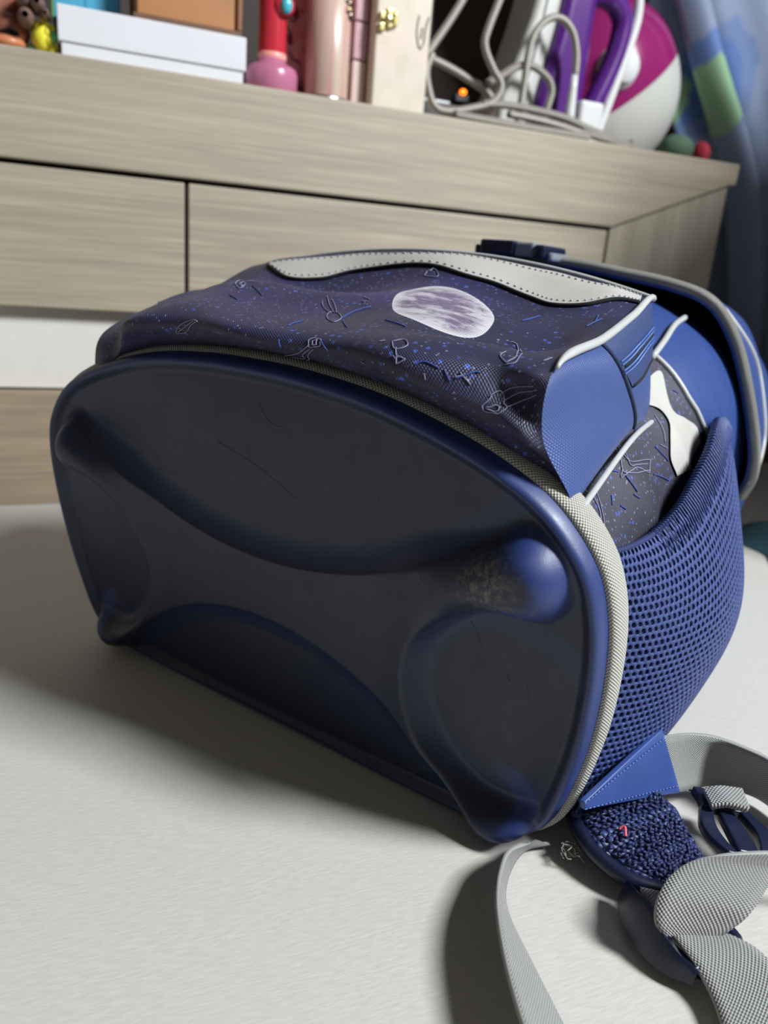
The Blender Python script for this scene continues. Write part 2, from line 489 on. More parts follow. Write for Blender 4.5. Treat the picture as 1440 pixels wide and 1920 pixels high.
DW =[[(0.325,0.264),(0.325,0.244),(0.312,0.231),(0.3,0.225),(0.288,0.219),(0.288,0.238),(0.288,0.251),(0.288,0.264),(0.3,0.283),(0.312,0.283),(0.325,0.283),(0.325,0.276),(0.325,0.264)],[(0.312,0.257),(0.312,0.251),(0.312,0.244),(0.3,0.238),(0.3,0.244),(0.3,0.251),(0.3,0.257),(0.3,0.264),(0.3,0.264),(0.312,0.276),(0.312,0.27),(0.312,0.264),(0.312,0.257)],[(0.288,0.231),(0.225,0.129),(0.1,0.026)],[(0.288,0.206),(0.2,0.058),(0.125,0.026)],[(0.3,0.212),(0.238,0.084),(0.175,0.019)],[(0.163,0.476),(0.188,0.463),(0.213,0.444),(0.213,0.437),(0.188,0.444),(0.15,0.456),(0.1,0.476),(0.075,0.489),(0.062,0.501),(0.075,0.501),(0.088,0.501),(0.113,0.495),(0.163,0.476)],[(0.075,0.495),(0,0.514),(-0.05,0.534)],[(0.075,0.501),(0,0.527),(-0.062,0.553)],[(0.088,0.501),(0.025,0.527),(-0.025,0.546)],[(-0.375,0.508),(-0.362,0.501),(-0.35,0.495),(-0.35,0.489),(-0.362,0.489),(-0.387,0.495),(-0.412,0.501),(-0.425,0.508),(-0.438,0.514),(-0.438,0.521),(-0.425,0.521),(-0.4,0.514),(-0.375,0.508)],[(-0.375,0.508),(-0.362,0.501),(-0.362,0.501),(-0.362,0.501),(-0.362,0.495),(-0.375,0.501),(-0.387,0.501),(-0.4,0.508),(-0.4,0.508),(-0.4,0.514),(-0.4,0.514),(-0.375,0.508),(-0.375,0.508)],[(-0.4,0.521),(-0.375,0.527)],[(-0.15,0.27),(-0.162,0.264),(-0.188,0.231),(-0.212,0.186),(-0.237,0.154),(-0.262,0.148),(-0.275,0.141),(-0.262,0.18),(-0.25,0.212),(-0.225,0.244),(-0.2,0.264),(-0.175,0.276),(-0.15,0.27)],[(-0.262,0.161),(-0.175,0.27)],[(0.562,0.341),(0.588,0.354),(0.613,0.334),(0.588,0.315),(0.562,0.341)],[(0.588,0.321),(0.6,0.289)],[(0.625,0.283),(0.613,0.27),(0.613,0.27),(0.6,0.257),(0.6,0.264),(0.6,0.264),(0.6,0.276),(0.6,0.289),(0.6,0.289),(0.613,0.289),(0.613,0.289),(0.625,0.283),(0.625,0.283)],[(0.588,0.289),(0.6,0.276)],[(0.875,0.186),(0.863,0.174),(0.838,0.167),(0.825,0.161),(0.812,0.161),(0.812,0.18),(0.825,0.199),(0.838,0.219),(0.838,0.225),(0.85,0.238),(0.863,0.244),(0.875,0.225),(0.875,0.212),(0.888,0.206),(0.875,0.186)],[(0.85,0.174),(0.838,0.174),(0.838,0.174),(0.825,0.174),(0.825,0.18),(0.838,0.186),(0.85,0.199),(0.85,0.199),(0.863,0.199),(0.863,0.186),(0.85,0.174)],[(0.863,0.238),(0.9,0.27),(0.963,0.296)],[(0.875,0.219),(0.913,0.257),(0.975,0.289)],[(0.888,0.206),(0.925,0.238),(0.975,0.276)],[(0.875,0.341),(0.888,0.373),(0.863,0.424)],[(0.875,0.341),(0.85,0.36),(0.85,0.392)],[(0.713,0.534),(0.75,0.534),(0.875,0.418)],[(0.875,0.334),(0.9,0.354),(0.888,0.405)],[(0.075,0.572),(0.113,0.566)],[(0.088,0.559),(0.113,0.553)],[(0.1,0.759),(0.125,0.765),(0.175,0.746),(0.113,0.746),(0.1,0.759)],[(0.113,0.759),(0.113,0.771)],[(0.763,0.276),(0.788,0.244)],[(0.75,0.257),(0.775,0.27)],[(0.675,0.244),(0.675,0.219)],[(0.463,0.206),(0.475,0.199)],[(0.525,0.334),(0.538,0.341)],[(0.963,0.379),(0.975,0.399)]]
DB =[[(0.175,0.469),(0.137,0.514),(0.163,0.54)],[(0.213,0.456),(0.325,0.405)],[(0.175,0.354),(0.125,0.418)],[(0.325,0.276),(0.35,0.219)],[(0.65,0.27),(0.675,0.289),(0.713,0.276)],[(0.438,0.071),(0.45,0.032)],[(-0.337,0.508),(-0.237,0.489)],[(0.75,0.251),(0.8,0.289)],[(0.8,0.289),(0.812,0.289)],[(0.725,0.276),(0.738,0.238)],[(0.9,0.636),(0.925,0.681)],[(0.913,0.662),(0.9,0.701)],[(0.2,0.238),(0.2,0.167)],[(0.363,0.463),(0.463,0.45)],[(0.675,0.624),(0.7,0.675)],[(-0.312,0.456),(-0.237,0.444)]]
BLO= [(-0.812, 0.771), (-0.613, 0.739), (-0.45, 0.752), (-0.325, 0.778), (-0.162, 0.784), (0.062, 0.778), (0.263, 0.765), (0.425, 0.765), (0.588, 0.752), (0.7, 0.739), (0.825, 0.746), (0.925, 0.778), (0.988, 0.791)]
BHI= [(-0.825, 0.778), (-0.675, 0.791), (-0.525, 0.81), (-0.362, 0.823), (-0.175, 0.816), (0.038, 0.81), (0.2, 0.823), (0.35, 0.829), (0.5, 0.829), (0.625, 0.829), (0.775, 0.816), (0.9, 0.816), (0.975, 0.823)]
SW= [[(109, 0.057), (107, 0.057), (105, 0.0545), (104, 0.057), (101, 0.0768)], [(109, 0.0594), (107, 0.0619), (105, 0.0594), (104, 0.0644), (102, 0.0768)], [(109, 0.0594), (107, 0.0594), (105, 0.0619), (102, 0.0817)], [(105, 0.0545), (104, 0.052), (104, 0.0619), (101, 0.0743)], [(102, 0.0817), (101, 0.0743)], [(107, 0.0273), (105, 0.0297), (103, 0.0273), (102, 0.0198), (101, 0.0124)], [(106, 0.0347), (104, 0.0322), (102, 0.0273), (101, 0.0223)], [(104, 0.0099), (102, 0.0099)], [(108, 0.104), (105, 0.104), (103, 0.1015)], [(103, 0.0966), (102, 0.1015)]]
SB= [[(104, 0.0545), (101, 0.057)], [(101, 0.0545), (100, 0.057)], [(100, 0.0792), (97, 0.0966)], [(107, 0.0446), (105, 0.052)], [(103, 0.0916), (100, 0.099)], [(107, 0.0817), (107, 0.0867)], [(103, 0.0421), (102, 0.0396)], [(105, 0.0446), (105, 0.0446)], [(105, 0.0223), (105, 0.0223)], [(101, 0.0446), (100, 0.0471)], [(108, 0.1362), (107, 0.1386)], [(105, 0.1411), (105, 0.1411)]]
# ================================================================ the setting
floor = struct(box('floor', -2.2, 2.2, -1.8, 2.4, -.78, -.745, plain('grey_floor', lin(120, 112, 102), .6), None, 0))
CA = math.radians(22.75)
def cw(x, y, z=0.0):
    """cabinet frame -> world"""
    return (-.2949 + x * math.cos(CA) - y * math.sin(CA), .5575 + x * math.sin(CA) + y * math.cos(CA), z)
wallm = plain('dim_brown_wall', lin(70, 62, 58), .85, .15, 6, .1)
def wallbox(name, x0, x1, y0, y1, z0, z1, m):
    o = box(name, x0, x1, y0, y1, z0, z1, m, None, 0)
    o.location = cw(0, 0); o.rotation_euler = (0, 0, CA)
    return struct(o)
wallbox('wall_back', -1.6, 1.75, .46, .52, -.745, 1.7, wallm)

# panel added out of view at the right to shade the far corner
V, F, U = boxdata(0, .54, -.04, 0, .0004, .57)
blocker = struct(mk('shade_panel', V, F, plain('shade_panel_white', lin(200, 198, 192), .8), None, False, U))
blocker.location = (.475, .455, 0); blocker.rotation_euler = (0, 0, math.atan2(.52, .14))

# desk
desk = empty('desk', cw(0, 0), CA)
tag(desk, 'wide light grey laminate desk that the school backpack lies on', 'desk')
box('desk_top', -1.0, 1.5, -1.25, .45, -.028, 0, DESK, desk, .0015)
for x in (-.92, 1.42):
    for y in (-1.17, .37):
        box('leg', x - .03, x + .03, y - .03, y + .03, -.745, -.028, WHITEP, desk, .002)

# drawer unit standing on the desk
cab = empty('drawer_unit', cw(0, 0), CA)
tag(cab, 'pale oak drawer unit with two drawers standing at the back of the desk', 'drawer unit')
ZT = .318
prism('top_board', [(-.62, .2495), (.5235, .2495), (.651, .2985), (.6595, .2995), (.6602, ZT), (-.62, ZT)], 0, .42, WOOD, cab, .0012)
prism('side_panel', [(.5238, 0), (.6525, 0), (.6525, .2985), (.651, .2978), (.5238, .2488)], .003, .40, WOODV, cab, .0006)
box('drawer', -.50, .1393, .002, .40, .1510, .2462, WOOD, cab, .0010)
box('drawer', .1422, .5205, .002, .40, .1510, .2462, WOOD, cab, .0010)
box('carcass', -.55, .5225, .020, .41, .1515, .2493, DARKIN, cab, 0)
box('recess_panel', -.55, .5225, .014, .40, .0905, .1508, WHITEP, cab, 0)
box('lower_board', -.55, .5225, .004, .40, .0003, .0885, BOARD, cab, .0010)
box('side_panel', -.62, -.552, .003, .40, 0, .2490, WOODV, cab, .0008)
# ================================================================ the backpack
bag = empty('school_backpack', (-.0405, .2984, .0020), math.radians(-33.05))
tag(bag, 'navy and blue space print school backpack lying on its back with base towards us', 'backpack')

# --- moulded base plate
PC = (0.0, .078)
ND = len(DOUT)
def normals(o):
    out = []
    for k in range(len(o)):
        a, b = o[(k - 1) % len(o)], o[(k + 1) % len(o)]
        tx, tv = b[0] - a[0], b[1] - a[1]; l = math.hypot(tx, tv)
        out.append((tv / l, -tx / l))
    return out
DN = normals(DOUT)
PO = resample(HALF + [(-x, v) for x, v in HALF[-2::-1]], 600, True)        # finer outline for the plate itself
PN, NP = normals(PO), 600
def plate_pt(x, v, n): return (x, -.156 * v - .988 * n, .988 * v - .156 * n)
def plate_pc(x, v, n):
    p = plate_pt(x, v, n)
    return (p[0], p[1], max(p[2], -.0010))
CIRC = [(0, .246, .1615), (0, -.058, .1145), (.1095, .0555, .0405), (-.1095, .0555, .0405)]
KNOB = [(.1125, .1105), (.1090, .0150), (-.1055, .1085), (-.1060, .0160)]
def arms(x, v):
    """distance inside the four tapering arms that end in the feet"""
    best = -1.0
    for kx, kv in KNOB:
        ax, av = math.copysign(.05, kx), .078
        dx, dv = kx - ax, kv - av
        t = ((x - ax) * dx + (v - av) * dv) / (dx * dx + dv * dv)
        tc = min(max(t, 0.0), 1.0)
        d = math.hypot(x - ax - dx * tc, v - av - dv * tc)
        best = max(best, lerp(.060, .0158, sst(0, .80, tc)) - d)
    return best
def smin(a, b, k):
    h = max(k - abs(a - b), 0.0) / k
    return min(a, b) - h * h * k * .25
def relief(x, v):
    gc = min(math.hypot(x - c[0], v - c[1]) - c[2] for c in CIRC)
    g = smin(gc, arms(x, v), .006)
    end = sst(.070, .106, abs(x))
    H = .0052 + .0092 * sst(.055, .108, abs(x))
    wdt = lerp(.0125, .0038, end)
    U0 = lerp(1.0, .22, end)
    if g < 0: U = U0 * max(0.0, 1 + g / wdt) ** 2
    else: U = U0 + (1 - U0) * (1 - (1 - min(1.0, g / .0120)) ** 2.8)
    low = -.0030 + .0012 * sst(.02, .06, -min(0, gc))
    return low + H * U
RING = [.004 + i / 120 * .926 for i in range(121)] + [.93 + .07 * i / 14 for i in range(1, 15)]
V, F = [], []
for r in RING:
    for k in range(NP):
        x, v = PO[k]
        dx, dv = x - PC[0], v - PC[1]
        e = (1 - r) * (dx * PN[k][0] + dv * PN[k][1])
        x, v = PC[0] + dx * r, PC[1] + dv * r
        f = sst(.0026, .0075, e)
        lip = -.0060 * (1 - math.sqrt(max(0, 1 - (1 - min(1, e / .0028)) ** 2)))
        rv = relief(x, v)
        V.append(plate_pc(x, v, lerp(lip, rv, f) if rv < .001 else max(lip, lerp(lip, rv, sst(.0, .004, e)))))
for off, n in ((.0004, -.0100), (-.002, -.016)):
    for k in range(NP):
        V.append(plate_pc(PO[k][0] + PN[k][0] * off, PO[k][1] + PN[k][1] * off, n))
NR = len(RING) + 2
for i in range(NR - 1):
    for k in range(NP):
        k2 = (k + 1) % NP
        F.append((i * NP + k, (i + 1) * NP + k, (i + 1) * NP + k2, i * NP + k2))
V.append(plate_pt(PC[0], PC[1], relief(*PC)))
for k in range(NP): F.append((k, (k + 1) % NP, len(V) - 1))
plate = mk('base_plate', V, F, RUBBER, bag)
bm = bmesh.new(); bm.from_mesh(plate.data); bmesh.ops.recalc_face_normals(bm, faces=bm.faces); bm.to_mesh(plate.data); bm.free()
# light caught by rim and foot flanks, painted bluer; fainter tint on slopes
at = plate.data.color_attributes.new('lit_blue', 'FLOAT_COLOR', 'POINT')
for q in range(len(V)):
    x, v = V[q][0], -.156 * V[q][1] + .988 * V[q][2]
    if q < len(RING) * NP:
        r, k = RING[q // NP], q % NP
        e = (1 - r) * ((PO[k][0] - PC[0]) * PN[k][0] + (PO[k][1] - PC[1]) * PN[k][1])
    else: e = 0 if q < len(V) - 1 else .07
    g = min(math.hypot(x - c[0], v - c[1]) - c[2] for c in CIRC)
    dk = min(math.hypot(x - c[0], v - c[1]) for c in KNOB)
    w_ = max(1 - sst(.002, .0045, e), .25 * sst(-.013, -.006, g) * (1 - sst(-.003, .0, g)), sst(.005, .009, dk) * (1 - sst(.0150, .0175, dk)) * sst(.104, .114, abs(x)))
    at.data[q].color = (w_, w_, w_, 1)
plate['label'] = 'scuffed navy moulded rubber base with four raised feet'
# scratches on the rubber
SCR = [[(.004, .148), (.008, .142), (.016, .141), (.023, .148)], [(.038, .139), (.045, .146)], [(.055, .118), (.056, .124)], [(.094, .086), (.099, .077)],
       [(.116, .068), (.1175, .058), (.118, .052)], [(-.02, .128), (0, .122), (.018, .113)], [(.108, .070), (.110, .067)], [(.078, .104), (.080, .101)]]
parts = []
for l in SCR:
    pts = [Vector(plate_pt(x, v, relief(x, v) + .00005)) for x, v in resample(l, 14)]
    parts.append(tubedata(pts, .00013, 4))
joinmesh('scratch_marks', parts, plain('pale_scuff', lin(84, 86, 94), .7, .1, 60, 0), plate)['kind'] = 'stuff'

# --- woven binding round the base
prof = [(-.0014, -.0070), (.0010, -.0066), (.0024, -.0080), (.0030, -.0120), (.0027, -.0170), (.0012, -.0190), (-.002, -.0195)]
def bind_pt(a, b):
    k = int(round(a * ND)) % ND
    o, n = cr(prof, b)
    o -= .0010 * sst(.125, .150, DOUT[k][1])
    return plate_pt(DOUT[k][0] + DN[k][0] * o, max(DOUT[k][1] + DN[k][1] * o, -.0003), n)
V, F, uv = gridmesh(bind_pt, ND, 12, True)
mk('base_binding', V, F, BIND, bag, True, uv)['label'] = 'pale grey woven tape round the base'

# --- body
def seam_y(k):
    v = DOUT[k][1]
    return lerp(.200, .143, sst(.05, .135, v))
def bodyk(kf, y, off=0.0):
    k = int(math.floor(kf)); f = kf - k
    def at(q): 
        a = DOUT[q % ND]; return body_pt(a[0], a[1], y)
    p, q = at(k), at(k + 1)
    r = tuple(lerp(a, b, f) for a, b in zip(p, q))
    if off:
        a, b = at(k - 1), at(k + 2)
        tx, tz = b[0] - a[0], b[2] - a[2]; l = math.hypot(tx, tz) or 1
        r = (r[0] + tz / l * off, r[1], r[2] - tx / l * off)
    return r
V, F, uv = gridmesh(lambda a, b: bodyk(round(a * ND) % ND, lerp(.012, seam_y(round(a * ND) % ND), b)), ND, 44, True)
mk('body_cloth', V, F, PRINTS, bag, True, uv)['label'] = 'charcoal space print cloth of the bag sides'
def upper(a, b):
    k = round(a * ND) % ND
    if b <= .7: return bodyk(k, lerp(seam_y(k), .345, b / .7))
    p = bodyk(k, .345); f = (b - .7) / .3
    return (p[0] * (1 - f), .345 + .012 * math.sin(f * 1.57), lerp(p[2], .09, f))
V, F, uv = gridmesh(upper, ND, 40, True)
mk('body_upper', V, F, BLUEP, bag, True, uv)['label'] = 'plain blue cloth towards the top of the bag'
tube('seam_piping', [bodyk(k, seam_y(round(k)), .0006) for k in [44 + i * 1.5 for i in range(52)]], .0013, PIPE, bag, None, 8)
tube('drawstring', [bodyk(118.6, .196, .002), bodyk(117.6, .172, .0025), bodyk(116.5, .152, .003), bodyk(115, .136, .003)], .0015, PIPE, bag, 14)
lo = [(111, .0930), (109.6, .1060), (106.8, .1110), (103, .1050), (100, .1005), (97.2, .1040)]
hi = [(113, .1240), (112, .1370), (106.5, .1240), (103, .1330), (100, .1420), (97, .1440)]
V, F, uv = gridmesh(lambda a, b: bodyk(*[lerp(p, q, b) for p, q in zip(cr(lo, a), cr(hi, a))], .0009), 30, 10)
mk('reflective_patch', V, F, REFL, bag, True, uv)['label'] = 'silver reflective patch on the bag side'
def ktubes(lst, r, fn):
    parts = []
    for l in lst:
        pts = [fn(*q) for q in (resample(l, max(6, 5 * len(l))) if len(l) > 1 else l)]
        parts.append(tubedata(pts, r, 4))
    return parts
joinmesh('printed_outlines', ktubes(SW, .00022, lambda k, y: bodyk(k, y, .0003)), INKW, bag)['kind'] = 'stuff'
joinmesh('printed_stars', ktubes(SB, .00028, lambda k, y: bodyk(k, y, .0003)), INKB, bag)['kind'] = 'stuff'

# --- front pocket
V, F, uv = gridmesh(lambda a, b: pocket_pt(2 * a - 1, b), 150, 96)
pk = mk('front_pocket', V, F, PRINT, bag, True, uv)
pk['label'] = 'dark space print front pocket with a printed moon'
def pnorm(s, t, off):
    e = .004
    a = Vector(pocket_pt(min(1, s + e), t)) - Vector(pocket_pt(max(-1, s - e), t)); b = Vector(pocket_pt(s, min(1, t + e))) - Vector(pocket_pt(s, max(0, t - e)))
    n = a.cross(b)
    if n.length > 0: n.normalize()
    return tuple(Vector(pocket_pt(s, t)) + n * off)
joinmesh('printed_outlines', ktubes(DW, .00020, lambda s, t: pnorm(s, t, .0003)), INKW, pk)['kind'] = 'stuff'
joinmesh('printed_stars', ktubes(DB, .00024, lambda s, t: pnorm(s, t, .0003)), INKB, pk)['kind'] = 'stuff'
V, F, uv = gridmesh(lambda a, b: pnorm(*[lerp(p, q, b) for p, q in zip(cr(BLO, a), cr(BHI, a))], .0009), 90, 10)
mk('reflective_band', V, F, REFL, pk, True, uv)['label'] = 'wavy silver reflective band'
parts = []
dk = []
for i in range(120):
    a = i / 119
    p, q = cr(BLO, a), cr(BHI, a)
    dk.append(pnorm(p[0], p[1] - .004, .0006))
    if i % 2 == 0:
        b1, b2 = cr(BLO, min(1, a + .0055)), cr(BHI, min(1, a + .0055))
        for f in (.10, .90):
            parts.append(tubedata([pnorm(lerp(p[0], q[0], f), lerp(p[1], q[1], f), .0012), pnorm(lerp(b1[0], b2[0], f), lerp(b1[1], b2[1], f), .0012)], .00028, 5))
joinmesh('stitching', parts, PIPE, pk)['kind'] = 'stuff'
tube('band_trim', dk, .0009, LINING, pk)

def face_pt(sg, p, q):
    def top(p): return Vector(pocket_pt(sg, lerp(TN, TF, p)))
    def near(q): return Vector(pocket_pt(sg, TN * q))
    B0, B1 = Vector(pocket_pt(sg, 0)), Vector((sg * .1115, .100, .147))
    def bot(p): return Vector(cr([tuple(B0), (sg * .1185, .045, .1465), tuple(B1)], p))
    def far(q): return bot(1).lerp(top(1), q)
    c = bot(p).lerp(top(p), q) + near(q).lerp(far(q), p)
    d = bot(0).lerp(bot(1), p).lerp(top(0).lerp(top(1), p), q)
    r = c - d
    bl = 16 * p * (1 - p) * q * (1 - q)
    r.x += sg * (.0058 * bl ** .8 + .0012 * math.sin(9 * p + 5 * q) * bl)
    return r
def face_off(sg, p, q, off):
    e = .01
    a = face_pt(sg, min(1, p + e), q) - face_pt(sg, max(0, p - e), q); b = face_pt(sg, p, min(1, q + e)) - face_pt(sg, p, max(0, q - e))
    n = a.cross(b).normalized()
    if n.x * sg < 0: n = -n
    return tuple(face_pt(sg, p, q) + n * off)
for sg in (1, -1):
    V, F, uv = gridmesh(lambda a, b: face_pt(sg, a, b), 60, 40)
    sd = mk('pocket_side', V, F, BLUE, pk, True, uv)
    if sg == 1: sd['label'] = 'bright blue nylon side of the pocket'
    # zip with its tape and gusset
    V, F, uv = gridmesh(lambda a, b: face_off(sg, lerp(.52 - .14 * b, .985, a), lerp(.50, .965, b), .0007), 40, 14)
    zp = mk('zipper_tape', V, F, BLUED, sd, True, uv)
    parts = []
    for q in (.655, .685, .735, .765):
        for i in range(80):
            p = lerp(.44 + .12 * (.8 - q), .985, i / 79)
            parts.append(tubedata([face_off(sg, p, q - .009, .0012), face_off(sg, p + .002, q + .009, .0012)], .00028, 4))
    z = joinmesh('zipper_teeth', parts, plain('blue_zip_teeth', lin(70, 104, 170), .3, .1, 60, 0), sd); z['kind'] = 'stuff'
    tube('zipper_slit', [face_off(sg, lerp(.47, .985, i / 20), .710, .0007) for i in range(21)], .0006, LINING, sd)
    tube('zipper_flap_edge', [face_off(sg, lerp(.53, .97, i / 20), .50, .0006) for i in range(21)], .0006, LINING, sd)
    tube('side_seam', [face_off(sg, lerp(.36, .60, (1 - q_) ** .8), q_, .0004) for q_ in [lerp(.03, .97, i / 24) for i in range(25)]], .0007, BLUED, sd)
pipe_path = [tuple(Vector(pocket_pt(1, lerp(TN - .01, TF, i / 40))) + Vector((.0012, 0, .001))) for i in range(41)] + \
            [tuple(Vector(pocket_pt(1 - 2 * i / 90, TF)) + Vector((0, .001, .0012))) for i in range(1, 90)]
tube('pocket_piping', pipe_path, lambda t: (.0015 - .0004 * sst(.22, .34, t)) * (.45 + .55 * sst(0, .05, t)) * (1 - .9 * sst(.9, 1, t)), PIPE, pk)
tube('lower_piping', [tuple(face_pt(1, p_, 0) + Vector((.0022, 0, -.0012))) for p_ in [i / 30 for i in range(31)]], .0011, PIPE, pk)
# --- lid flap
V, F, uv = gridmesh(lambda a, b: flap_pt(2 * a - 1, b), 120, 24)
fl = solid(mk('lid_flap', V, F, BLUEP, bag, True, uv), .004, -1)
fl['label'] = 'blue lid with pale grey edging'
fl.data.materials.append(LINING)
fl.modifiers['thick'].material_offset = 1
def flapcap(a, b):
    p = flap_pt(2 * a - 1, 1)
    return (p[0] * (1 - .96 * b), p[1] + .018 * math.sin(b * 1.57), lerp(p[2], .1, b * .9))
V, F, uv = gridmesh(flapcap, 120, 10)
mk('lid_end', V, F, BLUEP, fl, True, uv)
tube('lid_binding', [flap_pt(2 * i / 160 - 1, 0) for i in range(161)], .0025, BIND, fl, None, 10)
for sg in (1, -1):
    tube('lid_piping', [flap_pt(sg * lerp(.47, 1.0, i / 40), lerp(.10, .62, sst(0, .35, i / 40)) * (1 - .55 * sst(.6, 1, i / 40))) for i in range(41)], .0015, PIPE, fl)
# closing buckle on the lid edge
bk = empty('lid_buckle', (0, 0, 0)); bk.parent = bag
box('buckle_body', -.0235, -.0205, .182, .214, .2085, .2135, NAVYPL, bk, .001)
box('buckle_body', -.0205, .0005, .182, .214, .2085, .2165, NAVYPL, bk, .0012)
box('clear_latch', .0007, .0120, .183, .213, .2085, .2160, CLEAR, bk, .0012)
box('buckle_end', .0122, .0190, .182, .214, .2080, .2150, NAVYPL, bk, .0016)
box('buckle_tip', .0190, .0225, .186, .210, .2070, .2115, CLEAR, bk, .0014)

# --- side mesh pocket (air mesh with real holes)
HEM = [(0.1294,0.0020,0.1170),(0.1316,0.0180,0.1161),(0.1331,0.0380,0.1164),(0.1342,0.0600,0.1200),(0.1332,0.0820,0.1259),(0.1316,0.1080,0.1341),(0.1279,0.1360,0.1415),(0.1269,0.1600,0.1403),(0.1278,0.1850,0.1325)]
BOT = [(.1330, .0115, .0135), (.1350, .05, .012), (.1345, .10, .012), (.1330, .15, .016), (.1300, .190, .024)]
def mesh_pt(a, b):
    h, o = Vector(cr(HEM, a)), Vector(cr(BOT, a))
    p = o.lerp(h, b)
    bl = math.sin(math.pi * min(1, a * .98 + .008)) ** .75 * math.sin(math.pi * (b * .985 + .006)) ** .6
    p.x += .0255 * bl * (1 + .05 * math.sin(9 * b + 6 * a)) + .0012
    p.y += .004 * bl
    return p
GA, GB = 60, 30
MG = [[Vector(mesh_pt(i / GA, j / GB)) for j in range(GB + 1)] for i in range(GA + 1)]
for _ in range(3):
    N2 = [[v.copy() for v in r] for r in MG]
    for i in range(1, GA):
        for j in range(1, GB):
            N2[i][j] = (MG[i][j] * 2 + MG[i - 1][j] + MG[i + 1][j] + MG[i][j - 1] + MG[i][j + 1]) / 6
    MG = N2
def mp(a, b):
    x, y = min(max(a, 0), 1) * GA, min(max(b, 0), 1) * GB
    i, j = min(int(x), GA - 1), min(int(y), GB - 1); f, g = x - i, y - j
    return MG[i][j].lerp(MG[i + 1][j], f).lerp(MG[i][j + 1].lerp(MG[i + 1][j + 1], f), g)
NA, NB = 58, 38
V, F, ix = [], [], {}
def vid(a, b):
    key = (round(a * 1e5), round(b * 1e5))
    if key not in ix: ix[key] = len(V); V.append(mp(a, b))
    return ix[key]
for j in range(NB):
    for i in range(NA):
        ca, cb = (i + .5 + .5 * (j % 2)) / NA, (j + .5) / NB
        HX = [(0, 2 / 3), (.5, 1 / 3), (.5, -1 / 3), (0, -2 / 3), (-.5, -1 / 3), (-.5, 1 / 3)]
        out = [vid(ca + dx / NA, cb + dy / NB) for dx, dy in HX]
        f = .62 + .07 * math.sin(i * 1.7 + j * 2.3)
        inn = []
        for dx, dy in HX:
            V.append(mp(ca + dx * f / NA, cb + dy * f / NB)); inn.append(len(V) - 1)
        for q in range(6): F.append((out[q], out[(q + 1) % 6], inn[(q + 1) % 6], inn[q]))
ms = mk('mesh_pocket', V, F, KNIT, bag)
ms['label'] = 'blue air mesh side pocket'
solid(ms, .0011, 0)
subsurf(ms, 1)
V, F, uv = gridmesh(lambda a, b: mp(a, b) + Vector((-.0016, 0, 0)), 50, 26)
mk('mesh_backing', V, F, KNITD, ms, True, uv)
V, F, uv = [], [], []
hem = [mp(i / 80, 1) for i in range(81)]
tube('mesh_hem', hem, lambda t: .0010, KNITD, ms)
parts = []
for i in range(20, 84):
    a = (i + .5) / 84
    p = mp(a, 1)
    parts.append(tubedata([p + Vector((-.0018, 0, .0010)), p + Vector((.0004, 0, .0020)), mp(a, .975) + Vector((.0014, 0, .0006)), mp(a, .95) + Vector((.0010, 0, 0)), mp(a, .92)], lambda t: (.00085 - .0005 * t) * (.35 + .65 * sst(.22, .5, a)), 5))
joinmesh('hem_ribs', parts, KNIT, ms)['kind'] = 'stuff'
tube('mesh_lower_edge', [mp(i / 60, 0) for i in range(61)], .0018, KNITD, ms)
